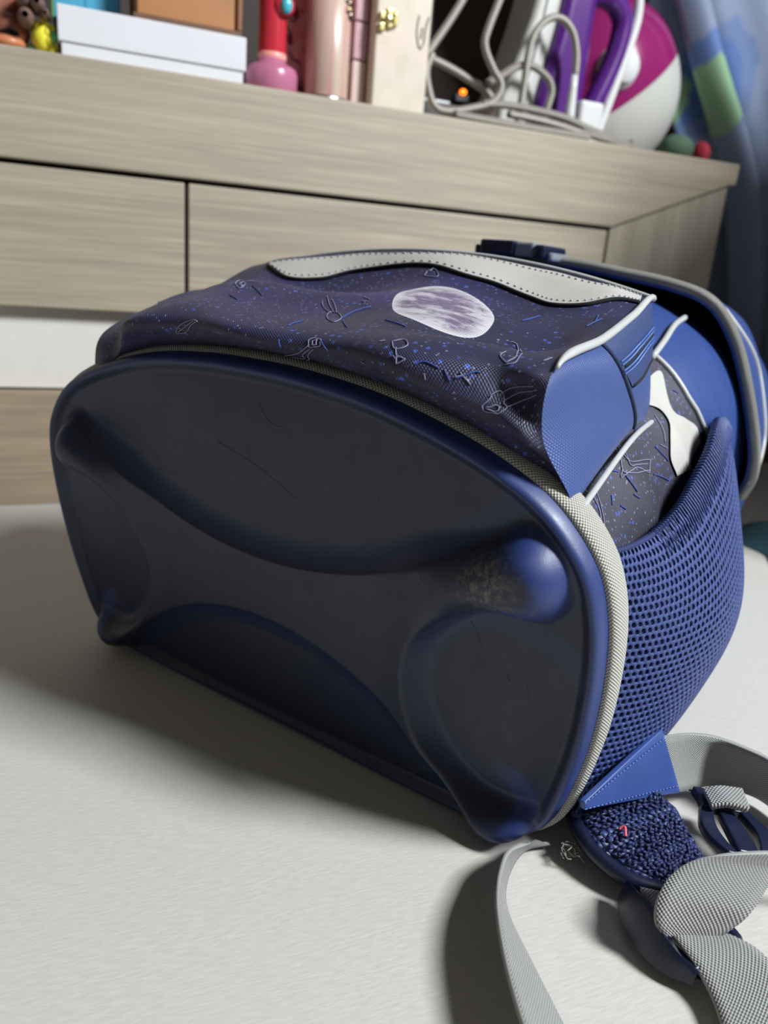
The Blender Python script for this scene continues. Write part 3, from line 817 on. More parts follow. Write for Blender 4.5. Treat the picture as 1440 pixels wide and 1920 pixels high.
# --- straps
def ribbon(name, A, B, mat, parent, n=60, th=.0015, sag=0.0, nb=8):
    a, b = resample(A, n + 1), resample(B, n + 1)
    def f(s, t):
        i = round(s * n)
        p = Vector(a[i]).lerp(Vector(b[i]), t)
        p.z += sag * math.sin(math.pi * t)
        return p
    V, F, uv = gridmesh(f, n, nb)
    return solid(mk(name, V, F, mat, parent, True, uv), th, 0)
S = {
'A_up':[(0.1440,0.0470,0.0345),(0.1477,0.0521,0.0340),(0.1512,0.0534,0.0330),(0.1582,0.0652,0.0310),(0.1671,0.0720,0.0300),(0.1790,0.0739,0.0290),(0.1870,0.0737,0.0280),(0.2010,0.0673,0.0270),(0.214,0.056,0.026)],
'A_lo':[(0.1550,0.0460,0.0125),(0.1590,0.0504,0.0120),(0.1607,0.0567,0.0100),(0.1650,0.0704,0.0060),(0.1706,0.0803,0.0040),(0.1824,0.0853,0.0030),(0.1908,0.0847,0.0020),(0.2058,0.0742,0.0020),(0.219,0.062,0.002)],
'B_l':[(0.1244,0.0003,0.0040),(0.1228,-0.0187,0.0120),(0.1251,-0.0310,0.0140),(0.1299,-0.0439,0.0160),(0.1362,-0.0553,0.0170),(0.1444,-0.0669,0.0170),(0.1534,-0.0777,0.0170),(0.1602,-0.0847,0.0170)],
'B_r':[(0.1286,0.0064,0.0010),(0.1227,-0.0019,0.0010),(0.1222,-0.0130,0.0010),(0.1253,-0.0253,0.0010),(0.1314,-0.0345,0.0010),(0.1434,-0.0453,0.0010),(0.1581,-0.0579,0.0010),(0.1663,-0.0650,0.0010)],
'pad_l':[(0.1301,0.0211,0.0140),(0.1355,0.0123,0.0140),(0.1455,0.0050,0.0120),(0.1581,0.0024,0.0105),(0.1700,0.0060,0.0095)],
'pad_r':[(0.1484,0.0407,0.0200),(0.1601,0.0398,0.0180),(0.1692,0.0318,0.0160),(0.1748,0.0256,0.0140),(0.1790,0.0214,0.0120)],
'D_l':[(0.1564,0.0071,0.0060),(0.1620,0.0009,0.0060),(0.1685,-0.0067,0.0070),(0.1745,-0.0138,0.0080)],
'D_r':[(0.1755,0.0212,0.0060),(0.1800,0.0096,0.0060),(0.1844,0.0007,0.0070),(0.1889,-0.0061,0.0080)],
'E_l':[(0.1749,-0.0196,0.0100),(0.1718,-0.0194,0.0140),(0.1706,-0.0148,0.0190),(0.1725,-0.0061,0.0230),(0.1792,0.0034,0.0260),(0.1957,0.0183,0.0270),(0.2076,0.0273,0.0250)],
'E_r':[(0.1889,-0.0082,0.0100),(0.1922,-0.0055,0.0140),(0.1958,-0.0011,0.0190),(0.1982,0.0118,0.0200),(0.2015,0.0217,0.0200),(0.2102,0.0330,0.0180),(0.2215,0.0416,0.0140)],
'F_l':[(0.1748,-0.0164,0.0100),(0.1786,-0.0184,0.0100),(0.1853,-0.0211,0.0070),(0.1915,-0.0254,0.0040),(0.1960,-0.0322,0.0030),(0.2008,-0.0410,0.0020)],
'F_r':[(0.1887,-0.0073,0.0100),(0.1931,-0.0058,0.0100),(0.1993,-0.0051,0.0090),(0.2052,-0.0077,0.0080),(0.2119,-0.0135,0.0070),(0.2185,-0.0216,0.0060)],
}
ribbon('side_strap', S['A_up'], S['A_lo'], WEB, bag, 80)['label'] = 'grey webbing strap looping out from the blue tab'
ribbon('hanging_strap', S['B_l'], S['B_r'], WEB, bag, 80)['label'] = 'loose grey strap end standing on edge'
# blue corner tab the strap is sewn into
tl = [(.1395, -.003, .031), (.1450, .020, .036), (.1508, .0445, .0405)]
tb = [(.1398, -.002, .0275), (.1500, .027, .019), (.1607, .0540, .0115)]
tabo = ribbon('strap_tab', tl, tb, TABM, bag, 24, .0022)
tabo['label'] = 'blue vinyl corner tab'
bev(tabo, .0008)
st = []
for f in (.12, .88):
    for i in range(26):
        s0, s1 = i / 26, (i + .55) / 26
        P0 = Vector(cr(tl, s0)).lerp(Vector(cr(tb, s0)), f); P1 = Vector(cr(tl, s1)).lerp(Vector(cr(tb, s1)), f)
        o = Vector((.0012, -.0009, .0005))
        st.append(tubedata([P0 + o, P1 + o], .00022, 4))
joinmesh('stitching', st, plain('blue_thread', lin(84, 108, 172), .6, .1, 60, 0), tabo)['kind'] = 'stuff'
# padded end of the shoulder strap
pa, pb = resample(S['pad_l'], 41), resample(S['pad_r'], 41)
def pad(a, b):
    i = round(a * 40)
    th = 2 * math.pi * b
    c, s = math.cos(th), math.sin(th)
    cx = .5 - .5 * math.copysign(abs(c) ** .55, c)
    p = Vector(pa[i]).lerp(Vector(pb[i]), cx)
    tip = 1 - .35 * sst(.85, 1, a)
    p.z += -.0045 + .0048 * tip * math.copysign(abs(s) ** .6, s) + .0006 * math.sin(a * 18) * (s > 0)
    return p
V, F, uv = gridmesh(pad, 40, 40)
F.append(tuple(40 * 41 + j for j in range(40)))
pado = mk('shoulder_pad', V, F, PAD, bag, True, uv)
pado['label'] = 'navy knit padded strap end'
# knit bumps on the pad as real yarn loops
parts = []
rl = random.Random(11)
for i in range(1, 26):
    for j in range(1, 14):
        a = i / 26; q = (j + .5 * (i % 2)) / 14.5
        ii = a * 40; k = int(ii); f = ii - k
        L_ = Vector(pa[k]).lerp(Vector(pa[min(40, k + 1)]), f); R_ = Vector(pb[k]).lerp(Vector(pb[min(40, k + 1)]), f)
        p = L_.lerp(R_, q); d = (R_ - L_).normalized()
        edge = (abs(2 * q - 1)) ** 4
        p.z += .0008 - .0022 * edge
        p += Vector((rl.uniform(-.0004, .0004), rl.uniform(-.0004, .0004), rl.uniform(-.0003, .0002)))
        d2 = (d + Vector((rl.uniform(-.8, .8), rl.uniform(-.8, .8), 0))).normalized()
        parts.append(tubedata([p - d2 * .0008, p + Vector((0, 0, .0003)), p + d2 * .0008], .00055, 5))
y = joinmesh('knit_loops', parts, plain('navy_yarn', lin(32, 43, 86), .7, .35, 700, 0), pado); y['kind'] = 'stuff'
tube('pink_thread', [(.1500, .0125, .0150), (.1514, .0135, .0162), (.1522, .0122, .0160), (.1530, .0105, .0150)], .00055, PINKT, pado, 14, 6)
tube('pad_edge', [Vector(p) + Vector((0, -.0004, -.0045)) for p in pa], .0032, NAVYPL, pado)
ribbon('adjuster_strap', S['D_l'], S['D_r'], WEB, bag, 40)
ribbon('folded_strap', S['E_l'], S['E_r'], WEB, bag, 80, .0015, .0)['label'] = 'grey webbing doubled back through the adjuster'
ribbon('free_strap', S['F_l'], S['F_r'], WEB, bag, 80, .0015, .0)['label'] = 'grey webbing tail running off to the right'
# ladder-lock adjuster
ad = empty('strap_adjuster', (0, 0, 0)); ad.parent = bag
wa = [(.1604, -.0020, .0075), (.1652, -.0092, .0115), (.1722, -.0168, .0118), (.1800, -.0205, .0085), (.1868, -.0215, .0055)]
wb = [(.1590, -.0042, .0030), (.1622, -.0120, .0012), (.1690, -.0186, .0010), (.1775, -.0226, .0012), (.1862, -.0222, .0020)]
w = ribbon('adjuster_wing', wa, wb, NAVYPL, ad, 40, .0034, .0012)
bev(w, .001, 2); subsurf(w, 1)
tube('crossbar', [(.1690, -.0150, .0085), (.1800, -.0105, .0085), (.1905, -.0040, .0085)], .0022, NAVYPL, ad, 16)
tube('crossbar', [(.1868, -.0210, .0052), (.1930, -.0120, .0055), (.1935, -.0030, .0070), (.1905, -.0015, .0075)], .0022, NAVYPL, ad, 16)
tube('crossbar', [(.1700, -.0150, .0060), (.1790, -.0185, .0052), (.1868, -.0212, .0050)], .0026, NAVYPL, ad, 16)
# side-release buckle half
sr = empty('side_release_buckle', (0, 0, 0)); sr.parent = bag
P0, P1 = Vector((.1655, .0530, .0150)), Vector((.1800, .0620, .0130))      # strap bar end
Q0, Q1 = Vector((.1810, .0310, .0105)), Vector((.1965, .0430, .0105))      # prong end
def bl(u_, v_, dz=0.0): return P0.lerp(P1, u_).lerp(Q0.lerp(Q1, u_), v_) + Vector((0, 0, dz))
def plank(name, path, wd, th):
    c = resample([tuple(p) for p in path], 24)
    ax = (P1 - P0).normalized()
    A = [tuple(Vector(p) - ax * wd(i / 23) * .5) for i, p in enumerate(c)]; B = [tuple(Vector(p) + ax * wd(i / 23) * .5) for i, p in enumerate(c)]
    o = ribbon(name, A, B, NAVYPL, sr, 23, th); bev(o, .0008); return o
plank('buckle_bar', [bl(-.05, .0), bl(.5, .02), bl(1.02, .0)], lambda t: .001, .001)
plank('buckle_base', [bl(.5, -.02), bl(.5, .16), bl(.5, .34)], lambda t: .0175 - .001 * math.sin(3.14 * t), .0042)
plank('centre_prong', [bl(.5, .32), bl(.5, .7), bl(.5, 1.08)], lambda t: .0062 + .002 * t, .0036)
plank('side_prong', [bl(.10, .30), bl(-.02, .62), bl(.04, .86), bl(.20, 1.08)], lambda t: .0040 + .0016 * math.sin(3.14 * t), .0036)
plank('side_prong', [bl(.90, .30), bl(1.02, .62), bl(.96, .86), bl(.80, 1.08)], lambda t: .0040 + .0016 * math.sin(3.14 * t), .0036)
ribbon('buckle_webbing', [(.1695, .0505, .0185), (.1740, .0530, .0205), (.1812, .0580, .0200)], [(.1740, .0440, .0175), (.1790, .0470, .0190), (.1856, .0506, .0180)], WEB, bag, 20, .0030)
# frayed thread at the base corner
rr = random.Random(3)
parts = []
for i in range(14):
    p = Vector((.1335, .006, .004)); pts = [p]
    for j in range(6):
        p = p + Vector((rr.uniform(-.0006, .0022), rr.uniform(-.0022, .0012), rr.uniform(-.0012, .0012))); p.z = max(p.z, .0006); pts.append(p)
    parts.append(tubedata([Vector(q) for q in resample([tuple(q) for q in pts], 18)], .00025, 4))
joinmesh('frayed_thread', parts, FUZZ, bag)['kind'] = 'stuff'
# ================================================================ things on top of the drawer unit (cabinet frame: x along the front, y to the back)
def thing(name, label, cat, ref, group=None):
    o = empty(name, cw(*ref), CA); o['_ref'] = ref
    return tag(o, label, cat, group)
def settle(o):
    r = o['_ref']
    for c in o.children: c.location = (c.location[0] - r[0], c.location[1] - r[1], c.location[2] - r[2])
    del o['_ref']
def alone(o, label, cat, group=None):
    o.location = cw(0, 0); o.rotation_euler = (0, 0, CA)
    return tag(o, label, cat, group)

# white lidded box
CARD = plain('white_card', lin(212, 212, 216), .6, .02, 20, .03)
t = thing('storage_box', 'flat white cardboard box with a lid below the brown box', 'box', (.12, .05, ZT))
box('box_body', .0585, .1820, .007, .099, ZT, .3300, CARD, t, .0006)
box('lid', .0565, .1838, .0055, .1005, .3268, .3488, CARD, t, .0008)
settle(t)
# brown box
t = thing('wooden_box', 'orange brown wooden box standing on the white lidded box', 'box', (.143, .05, .349))
box('box_body', .1085, .1795, .014, .080, .3495, .430, plain('orange_brown_wood', lin(166, 112, 64), .5, .12, 20), t, .001)
box('base_moulding', .1055, .1815, .011, .083, .3489, .3535, plain('dark_brown_edge', lin(96, 66, 46), .5), t, .001)
box('corner_strip', .1780, .1815, .011, .083, .3535, .430, plain('brown_edge', lin(128, 84, 50), .5), t, .0008)
settle(t)
t = thing('blue_carton', 'turquoise blue carton beside the orange brown wooden box', 'box', (.078, .07, .349))
box('carton_body', .0545, .0995, .045, .096, .3489, .430, plain('turquoise_card', lin(64, 150, 184), .5, .03), t, .001)
box('carton_flap', .0758, .0763, .0444, .046, .3500, .430, plain('turquoise_edge', lin(44, 140, 178), .5, .03), t, 0)
box('carton_edge', .0538, .0545, .045, .096, .3489, .430, plain('green_card_edge', lin(120, 180, 60), .5, .03), t, 0)
settle(t)

# brown clay-like toy
BR = plain('brown_toy_plastic', lin(132, 78, 60), .38, .2, 120, .2, 200)
BR2 = plain('grey_brown_toy_plastic', lin(122, 96, 86), .4, .15, 120)
OR = plain('orange_brown_toy_plastic', lin(196, 124, 86), .35, .12, 120)
t = thing('brown_toy', 'glossy brown toy creature with hollow tubes at the left end', 'toy', (.02, .04, ZT))
ellipsoid('toy_body', (.014, .042, .352), (.024, .022, .034), BR, t, 36, 24, lambda d: 1 + .06 * math.sin(5 * d.x + 4 * d.z) * math.cos(4 * d.y))
ellipsoid('snout', (.0255, .030, .3325), (.0135, .012, .0115), BR, t)
ellipsoid('jaw', (.0245, .0245, .3235), (.0115, .0105, .0052), OR, t)
ellipsoid('mouth', (.0262, .0205, .3292), (.0062, .0035, .0026), LINING, t)
for (x, z, r, cc) in ((.0372, .3385, .0056, lin(190, 60, 72)), (.0445, .3478, .0050, lin(50, 30, 26)), (.0362, .3490, .0048, lin(70, 48, 40)), (.0495, .3418, .0030, lin(40, 28, 24))):
    pr = [(r * .35, .020), (r * .8, .018), (r, .010), (r, -.002), (r * .92, -.0035), (r * .62, -.003), (r * .55, .006)]
    o = lathe('hollow_tube', [(a, b) for a, b in pr], (x, .024, z), BR2, t, 24, 'y', False)
    lathe('tube_inside', [(.0002, -.0012), (r * .6, -.0012), (r * .6, .004)], (x, .024, z), plain('tube_inside', cc, .5), t, 20, 'y', False)
settle(t)
# yellow toy
YL = plain('yellow_soft_plastic', lin(236, 226, 66), .45, .06, 200)
GR = plain('green_soft_plastic', lin(70, 112, 66), .5, .15, 200)
t = thing('yellow_toy', 'small yellow knobbly toy fruit between brown toy and white box', 'toy', (.048, .022, ZT))
ellipsoid('fruit_body', (.0475, .022, .3290), (.0078, .0085, .0098), YL, t)
for (x, y, z, r) in ((.0478, .020, .3395, .0020), (.0503, .018, .3372, .0020), (.0530, .018, .3352, .0022), (.0545, .018, .3240, .0024), (.0528, .016, .3222, .0026), (.0508, .0155, .3275, .0026), (.0500, .0150, .3320, .0022), (.0440, .018, .3360, .0020)):
    ellipsoid('knob', (x, y, z), (r, r, r * 1.25), YL, t, 16, 10)
ellipsoid('green_spot', (.0538, .0180, .3302), (.0024, .003, .0040), plain('mint_plastic', lin(90, 220, 150), .4), t, 16, 10)
ellipsoid('leaf', (.0415, .0260, .3220), (.0060, .007, .0038), GR, t, 20, 12)
ellipsoid('leaf', (.0500, .0240, .3198), (.0060, .007, .0018), GR, t, 20, 12)
settle(t)

# pink and red bottle
PK = plain('pink_translucent_plastic', lin(192, 116, 148), .25, .05, 60, 0)
PK.node_tree.nodes['Principled BSDF'].inputs['Transmission Weight'].default_value = .15
RD = plain('glossy_red_plastic', lin(188, 46, 60), .2, .05, 60, 0)
bx, by = .2095, .034
t = thing('pink_bottle', 'pink bottle with a red neck and turquoise button right of the white box', 'bottle', (bx, by, ZT))
lathe('bottle_base', [(.0190, ZT), (.0200, ZT + .001), (.0200, .3335), (.0188, .3372), (.0150, .3392), (.0112, .3402), (.0108, .3440)], (bx, by, 0), PK, t)
lathe('bottle_neck', [(.0104, .3435), (.0106, .3460), (.0104, .372), (.0108, .392), (.0112, .430)], (bx, by, 0), RD, t)
lathe('neck_ring', [(.0106, .3425), (.0110, .3440), (.0110, .3462), (.0106, .3475)], (bx, by, 0), plain('peach_plastic', lin(238, 160, 150), .3), t)
lathe('button_collar', [(.0078, -.004), (.0078, .001), (.0060, .003)], (bx + .0060, by - .0100, .3790), RD, t, 24, 'y')
ellipsoid('button', (bx + .0068, by - .0135, .3785), (.0044, .0035, .0060), plain('turquoise_plastic', lin(70, 176, 190), .2), t, 24, 14)
settle(t)

# decorated pink panel box behind, cream tin in front
FL = plain('dark_floral_ink', lin(92, 44, 50), .6, .1, 60, 0)
def m_floral():
    m = Mat('pink_floral_paper', .45); p = m.obj()
    n = m.noise(p, 75., 4, .6)
    c = m.mix(m.ramp(n, .38, .62), lin(222, 166, 164), lin(206, 130, 136))
    m.col(m.mix(m.ramp(m.noise(p, 160., 3), .6, .7), c, lin(160, 70, 84))); return m.m
t = thing('floral_box', 'pink floral papered box behind the cream and pink tin', 'box', (.245, .075, ZT))
box('box_body', .2200, .2715, .0495, .100, ZT, .430, m_floral(), t, .001)
cur = [[(.2265, .356), (.2300, .350), (.2345, .349), (.2370, .345)], [(.2315, .340), (.2325, .333), (.2370, .330), (.2400, .333)], [(.2255, .384), (.2300, .387), (.2325, .381), (.2290, .376), (.2262, .379)],
       [(.2240, .372), (.2275, .367), (.2280, .360), (.2250, .362)], [(.2420, .338), (.2440, .330), (.2480, .327)]]
joinmesh('printed_tendrils', [tubedata([(x, .0492, z) for x, z in resample(l, 20)], lambda q: .0003 + .0006 * math.sin(3.14 * q), 5) for l in cur], FL, t)
for (x, z) in ((.2295, .3815), (.2262, .3640)):
    ellipsoid('printed_flower', (x, .0494, z), (.0026, .0008, .0026), plain('crimson_ink', lin(150, 36, 56), .6), t, 16, 8)
settle(t)
def m_satin():
    m = Mat('cream_and_pink_satin_tin', .3); p = m.obj()
    n = m.noise(m.scale(p, 150, 150, 9), 1.0, 3)
    c = m.mix(m.ramp(n, .40, .62), lin(196, 176, 158), lin(190, 140, 136))
    m.col(c); return m.m
BRASS = Mat('pale_brass', .25, Metallic=1.0).col(lin(228, 214, 150)).m
STEEL = Mat('brushed_steel', .3, Metallic=1.0).col(lin(190, 186, 180)).m
tx, ty = .2525, .0290
t = thing('cream_tin', 'cream and pink satin tin with a silver base right of the pink bottle', 'tin', (tx, ty, ZT))
lathe('tin_body', [(.0160, .3205), (.0170, .3225), (.0170, .430)], (tx, ty, 0), m_satin(), t, 48)
lathe('tin_base', [(.0166, ZT), (.0174, ZT + .0006), (.0174, .3210), (.0164, .3222)], (tx, ty, 0), STEEL, t, 48)
settle(t)
CH = thing('pewter_clasp', 'dark pewter flower clasp on the cream and pink tin', 'clasp', (.262, .016, .381))
for (x, z, r) in ((.2600, .3880, .0030), (.2635, .3865, .0030), (.2648, .3790, .0034), (.2610, .3815, .0026)):
    ellipsoid('petal', (x, .0150 + .35 * abs(x - .2585), z), (r, .0022, r), plain('pewter', lin(112, 96, 84), .25, .1, Metallic=.8), CH, 18, 10)
ellipsoid('clasp_centre', (.2630, .0140, .3825), (.0014, .0014, .0018), BRASS, CH, 14, 8)
settle(CH)
PB = plain('dusty_pink_paint', lin(186, 148, 154), .5, .06, 50, .05)
PB2 = plain('pale_pink_paint', lin(202, 178, 170), .5, .06, 50, .05)
for z0, z1, m_, lab in ((ZT, .3520, PB2, 'pale pink wooden block, lowest of the stack beside the cream box'), (.3526, .3790, PB, 'dusty pink wooden block, middle of the stack beside the cream box'), (.3796, .430, PB, 'dusty pink wooden block, top of the stack beside the cream box')):
    t = thing('wooden_block', lab, 'block', (.2785, .04, z0), 'stacked pink blocks')
    box('block_body', .2722, .2838, .026, .052, z0, z1, m_, t, .0016, 3)
    settle(t)
def m_deco():
    m = Mat('cream_decoupage_paint', .5); p = m.obj()
    n = m.noise(p, 60., 5, .6)
    c = m.mix(m.ramp(n, .3, .7), lin(196, 184, 164), lin(206, 198, 182))
    q = m.node('ShaderNodeMapping', {'Vector': p, 'Location': (-.3055, 0, -.351), 'Scale': (1, .0, .42)})
    d = m.node('ShaderNodeVectorMath', {0: q}, out=1, operation='LENGTH')
    blot = m.math('MULTIPLY', m.ramp(d, .0135, .003), m.ramp(m.noise(p, 190., 4, .7), .44, .58))
    c = m.mix(m.math('MULTIPLY', blot, .75), c, lin(136, 146, 168))
    c = m.mix(m.math('MULTIPLY', m.ramp(m.noise(p, 30.), .55, .75), .3), c, lin(226, 176, 164))
    m.col(c); return m.m
t = thing('cream_box', 'cream decoupage wooden box with gold clasp beside the iron cord', 'box', (.307, .035, ZT))
box('box_body', .2852, .3315, .013, .062, ZT, .430, m_deco(), t, .0018, 3)
for (x0, x1, z0, z1) in ((.2868, .2920, .3795, .3850), (.2925, .2985, .3830, .3880), (.2868, .2918, .3715, .3775), (.2930, .2985, .3745, .3795), (.2985, .3020, .3760, .3860)):
    box('clasp_plate', x0, x1, .0095, .0135, z0, z1, BRASS, t, .0012, 3)
lathe('clasp_loop', [(.0022, -.003), (.0034, -.003), (.0036, .002), (.0022, .003)], (.2945, .0115, .3806), BRASS, t, 20, 'y')
joinmesh('painted_butterfly', [tubedata([(x, .0128, z) for x, z in resample(l, 18)], .0006, 5) for l in ([(.3205, .3880), (.3195, .3760), (.3230, .3650), (.3262, .3700)], [(.3262, .3700), (.3268, .3800), (.3290, .3880)], [(.3240, .3800), (.3232, .3720)])], plain('brown_ink', lin(96, 70, 62), .6), t)
settle(t)

# steam iron
IW = plain('grey_white_plastic', lin(182, 182, 176), .3, .03, 40, 0)
IWH = plain('white_plastic', lin(206, 206, 206), .25, .02, 40, 0)
PU = plain('purple_plastic', lin(78, 30, 112), .22, .06, 40, 0)
MG_ = plain('magenta_plastic', lin(128, 30, 90), .15, .06, 40, 0)
t = thing('steam_iron', 'white and purple steam iron with a loose grey braided cord', 'iron', (.50, .09, ZT))
prism('sole_skirt', [(.4110, ZT + .001), (.4640, ZT + .001), (.4605, .3548), (.4735, .4135), (.4795, .4600), (.4560, .4600), (.4472, .4177), (.4323, .3684)], .058, .110, IW, t, .006, 4)
tube('skirt_ridge', [(.4440, .0575, .322), (.4470, .0575, .352), (.4560, .0575, .395), (.4640, .0575, .455)], .0022, IWH, t, 24)
prism('iron_body', [(.4590, ZT + .004), (.5080, ZT + .004), (.5096, .3572), (.5110, .4285), (.5115, .4600), (.4795, .4600), (.4735, .4135), (.4608, .3548)], .052, .104, PU, t, .009, 5)
tube('iron_handle', [(.4980, .066, .4400), (.5120, .066, .4490), (.5330, .066, .4480), (.5475, .066, .4340), (.5465, .066, .4115), (.5395, .066, .3880), (.5260, .066, .3560), (.5180, .066, .335)], .0098, PU, t, 60, 16)
tube('white_trim', [(.5560, .062, .4680), (.5605, .062, .4443), (.5587, .062, .4244), (.5509, .062, .3941), (.5384, .062, .3488), (.5310, .062, .326)], .0046, IWH, t, 50, 12)
box('heel_block', .5100, .5400, .050, .090, ZT + .001, .338, IWH, t, .004, 3)
# braided cord
def m_cord():
    m = Mat('braided_grey_cord', .6)
    o = m.sep(m.uv())
    a = m.math('SINE', m.math('ADD', m.math('MULTIPLY', o[0], 1500.0), m.math('MULTIPLY', o[1], 12.566)))
    b = m.math('SINE', m.math('SUBTRACT', m.math('MULTIPLY', o[0], 1500.0), m.math('MULTIPLY', o[1], 12.566)))
    w = m.math('MULTIPLY_ADD', m.math('MULTIPLY', a, b), .5, .5)
    m.col(m.mix(m.ramp(w, .3, .7), lin(104, 98, 90), lin(192, 188, 178))); m.bump(w, .8, .0008)
    return m.m
CORD = m_cord()
def cordp(pts, y): return [(x, (y[i] if isinstance(y, list) else y), max(z, ZT + .0036)) for i, (x, z) in enumerate(pts)]
cords = [
 (cordp([(0.4059,0.4371),(0.3904,0.3935),(0.3897,0.3797),(0.3994,0.3652),(0.4087,0.3544),(0.4027,0.3412),(0.3830,0.3331),(0.3606,0.3279),(0.3479,0.3302),(0.3408,0.3426),(0.3379,0.3559),(.3420,.3680)], .030)),
 (cordp([(0.3839,0.4369),(0.3644,0.4022),(0.3458,0.3736),(0.3448,0.3695),(0.3690,0.3632),(0.3988,0.3532),(0.4103,0.3465)], .046)),
 (cordp([(.4320,.3230),(0.4333,0.3453),(0.4344,0.3631),(0.4349,0.3838),(0.4392,0.4007),(0.4507,0.4127),(0.4639,0.4149),(0.4764,0.4068),(0.4832,0.3913),(0.4851,0.3748)], .036)),
 (cordp([(.4000,.3560),(0.4144,0.3648),(0.4266,0.3728),(0.4422,0.3764),(0.4599,0.3694),(0.4660,0.3597),(0.4638,0.3465),(.460,.325)], .041)),
 (cordp([(0.3927,0.3378),(0.4156,0.3400),(0.4420,0.3400),(0.4757,0.3380),(0.5054,0.3320),(0.5301,0.3280)], .030)),
 (cordp([(0.3585,0.3230),(0.3835,0.3225),(0.4089,0.3221),(0.4515,0.3220),(0.4851,0.3221),(0.4930,0.3237),(0.4780,0.3277),(0.4447,0.3307),(0.4132,0.3315)], [.012, .012, .012, .012, .012, .016, .020, .020, .020])),
 (cordp([(0.4874,0.3266),(0.5112,0.3242),(0.5296,0.3222),(0.5415,0.3222),(0.5442,0.3258)], .018)),
]
for c in cords: tube('cord', c, .0032, CORD, t, 70, 10)
lathe('strain_relief', [(.0030, .0), (.0034, -.010), (.0046, -.030), (.0052, -.044)], (.4846, .036, .3745), IWH, t, 20, 'z')
box('plug', .4935, .5185, .032, .050, ZT + .001, .3560, IWH, t, .003, 3)
settle(t)
t = thing('iron_water_tank', 'glossy magenta and grey water tank of the ironing station', 'water tank', (.62, .168, ZT))
TC, TR = Vector((.6215, .168, .404)), (.0800, .052, .0860)
def tankpart(name, sel, m_, k):
    def f(a, b):
        th = 2 * math.pi * a; ph = math.pi * b * .5
        # pole axis points up and to the left, so the joint line runs diagonally
        ax = Vector((-.62, -.10, .78)).normalized(); e1 = ax.cross(Vector((0, 1, 0))).normalized(); e2 = ax.cross(e1)
        c = math.cos(ph) * sel
        d = ax * c + (e1 * math.cos(th) + e2 * math.sin(th)) * math.sin(ph)
        return (TC.x + d.x * TR[0] * k, TC.y + d.y * TR[1] * k, max(TC.z + d.z * TR[2] * k, ZT + .0008))
    V, F, uv = gridmesh(f, 48, 20, True)
    return mk(name, V, F, m_, t, True, uv)
tankpart('magenta_shell', 1, MG_, 1.0)
tankpart('grey_shell', -1, IW, 1.004)
lathe('dial', [(.0005, .010), (.0150, .010), (.0165, .008), (.0170, .002), (.0205, .001), (.0215, -.004), (.0205, -.020)], (.5900, .116, .4114), IWH, t, 40, 'y', False)
settle(t)
# black device with an amber lamp
t = thing('black_device', 'black device with a glowing amber lamp behind the iron cord', 'device', (.385, .12, ZT))
box('device_body', .3420, .4080, .092, .150, ZT, .3500, plain('black_plastic', lin(16, 15, 16), .3), t, .004, 3)
box('device_panel', .3460, .4040, .0905, .0920, .322, .3460, plain('grey_panel', lin(60, 56, 56), .4), t, .0004)
led = Mat('amber_lamp', .3); led.col(lin(255, 120, 20)); led.b.inputs['Emission Color'].default_value = lin(255, 110, 10); led.b.inputs['Emission Strength'].default_value = 3.0
ellipsoid('lamp', (.4000, .0860, .3563), (.0034, .0025, .0026), led.m, t, 18, 10)
box('lamp_holder', .3930, .4070, .086, .096, .3480, .3545, plain('black_holder', lin(18, 16, 16), .4), t, .001)
settle(t)
for x0, x1, cc, lab in ((.3360, .3500, lin(70, 30, 42), 'dark maroon book standing behind the iron cord'), (.3520, .3700, lin(28, 44, 84), 'dark blue book standing behind the iron cord'), (.3720, .4050, lin(20, 18, 20), 'black book standing behind the iron cord')):
    t = thing('book', lab, 'book', ((x0 + x1) / 2, .22, ZT), 'books behind the iron cord')
    box('cover', x0, x1, .180, .290, ZT, .500, plain('book_cover', cc, .6), t, .002)
    settle(t)
alone(ellipsoid('green_ball', (.622, .050, .3318), (.018, .016, .0136), plain('dull_green_wool', lin(70, 96, 76), .8, .2, 200), None, 24, 14), 'dull green wool ball at the right end of the drawer unit', 'ball')
alone(ellipsoid('red_ball', (.6465, .042, .3296), (.0085, .010, .0114), plain('dark_red_wool', lin(150, 30, 46), .8, .2, 200), None, 24, 14), 'dark red wool ball at the right end of the drawer unit', 'ball')

# curtain
def m_curtain():
    m = Mat('blue_printed_curtain_cloth', .7)
    p = m.obj(); n = m.noise(p, 20., 3)
    c = m.mix(n, lin(104, 116, 142), lin(120, 132, 156))
    def blob(x, z, r, sq, cc, c, rot=0.0):
        q = m.node('ShaderNodeMapping', {'Vector': p, 'Location': (-x, 0, -z), 'Scale': (1, 0, 1)})
        q = m.node('ShaderNodeMapping', {'Vector': q, 'Rotation': (0, rot, 0), 'Scale': (1, 0, sq)})
        d = m.node('ShaderNodeVectorMath', {0: q}, out=1, operation='LENGTH')
        d = m.math('ADD', d, m.math('MULTIPLY', m.math('SUBTRACT', m.noise(p, 50.), .5), .02))
        return m.mix(m.ramp(d, r, r * .85), c, cc)
    c = blob(.755, .430, .050, .8, lin(88, 108, 146), c)
    c = blob(.750, .430, .034, .8, lin(70, 98, 150), c)
    c = blob(.700, .436, .026, .9, lin(76, 102, 152), c)
    c = blob(.715, .400, .034, .75, lin(118, 152, 118), c, .4)
    c = blob(.860, .470, .040, .6, lin(104, 138, 120), c)
    m.col(c)
    m.bump(m.noise(p, 700., 2), .1, .0005)
    return m.m
CURT = m_curtain()
t = thing('curtain', 'light blue printed curtain hanging beside the drawer unit', 'curtain', (.80, .15, .0))
le = [(.850, .002), (.832, .10), (.8085, .194), (.775, .2885), (.731, .362), (.685, .424), (.649, .482), (.600, .560), (.540, .660), (.47, .78)]
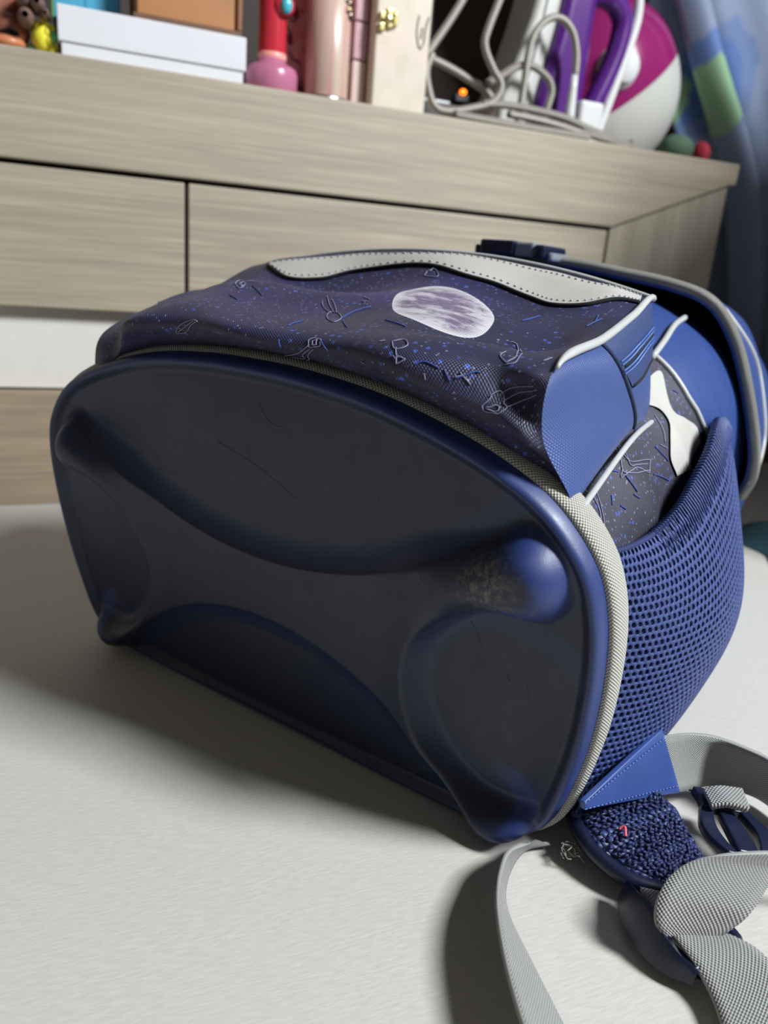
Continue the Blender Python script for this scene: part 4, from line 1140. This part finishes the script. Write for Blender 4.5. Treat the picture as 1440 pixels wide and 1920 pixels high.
def fold(a, b):
    x, z = cr(le, b)
    wd = .040 + .016 * sst(.2, .6, b)
    return (x + wd * a + .002, .130 - .026 * math.sin(math.pi * a) + .006 * math.sin(8 * b + 3 * a), z)
V, F, uv = gridmesh(fold, 18, 60)
solid(mk('front_fold', V, F, CURT, t, True, uv), .0015)
def sheet(a, b):
    x, z = cr(le, b)
    x2 = x + .030 + a * .46
    y = .165 + .030 * math.sin(a * 13 + 2.2 * b + .4) + .012 * math.sin(a * 29 + 3 * b)
    return (x2, y, z)
V, F, uv = gridmesh(sheet, 60, 60)
solid(mk('rear_sheet', V, F, CURT, t, True, uv), .0015)
settle(t)
t = thing('wooden_post', 'brown wooden post standing on the desk at the right edge', 'post', (.93, .06, 0))
box('post_shaft', .868, .930, .040, .085, 0, .300, plain('brown_wood', lin(124, 86, 56), .5, .2, 14), t, .004, 3)
box('post_cap', .864, .934, .036, .089, .300, .3120, plain('dark_brown_wood', lin(96, 66, 46), .5, .2, 14), t, .003, 3)
settle(t)

# clutter on the desk beyond the bag
def heap(name, cx_, cy_, rx, ry, hz, m_, label, cat, seed):
    rg = random.Random(seed); ph = [rg.uniform(0, 6) for _ in range(4)]
    def f(a, b):
        th = 2 * math.pi * a; r = b
        e = 1 + .12 * math.sin(3 * th + ph[0]) + .06 * math.sin(7 * th + ph[1])
        z = hz * (1 - r ** 2.2) * (1 + .22 * math.sin(5 * th + 6 * r + ph[2])) + .004 * math.sin(11 * r + 4 * th + ph[3]) * (1 - r)
        return (rx * e * r * math.cos(th), ry * e * r * math.sin(th), max(z, 0.0006))
    V, F, uv = gridmesh(f, 60, 18, True)
    o = mk(name, V, F, m_, None, True, uv); o.location = (cx_, cy_, .0004)
    return tag(o, label, cat)
heap('teal_scarf', .372, .600, .075, .075, .030, plain('dark_teal_cloth', lin(36, 74, 84), .8, .25, 60, .3, 200, .002), 'dark teal scarf crumpled on the desk behind the backpack', 'scarf', 4)
heap('dusky_pink_scarf', .430, .705, .050, .040, .036, plain('dusky_pink_cloth', lin(150, 92, 92), .8, .2, 60, .3, 200, .002), 'dusky pink scarf crumpled behind the teal scarf', 'scarf', 9)
heap('dark_bag', .470, .790, .055, .040, .060, plain('black_green_cloth', lin(20, 34, 36), .8, .2, 60, .3, 200, .002), 'black green cloth bag below the curtain', 'bag', 12)
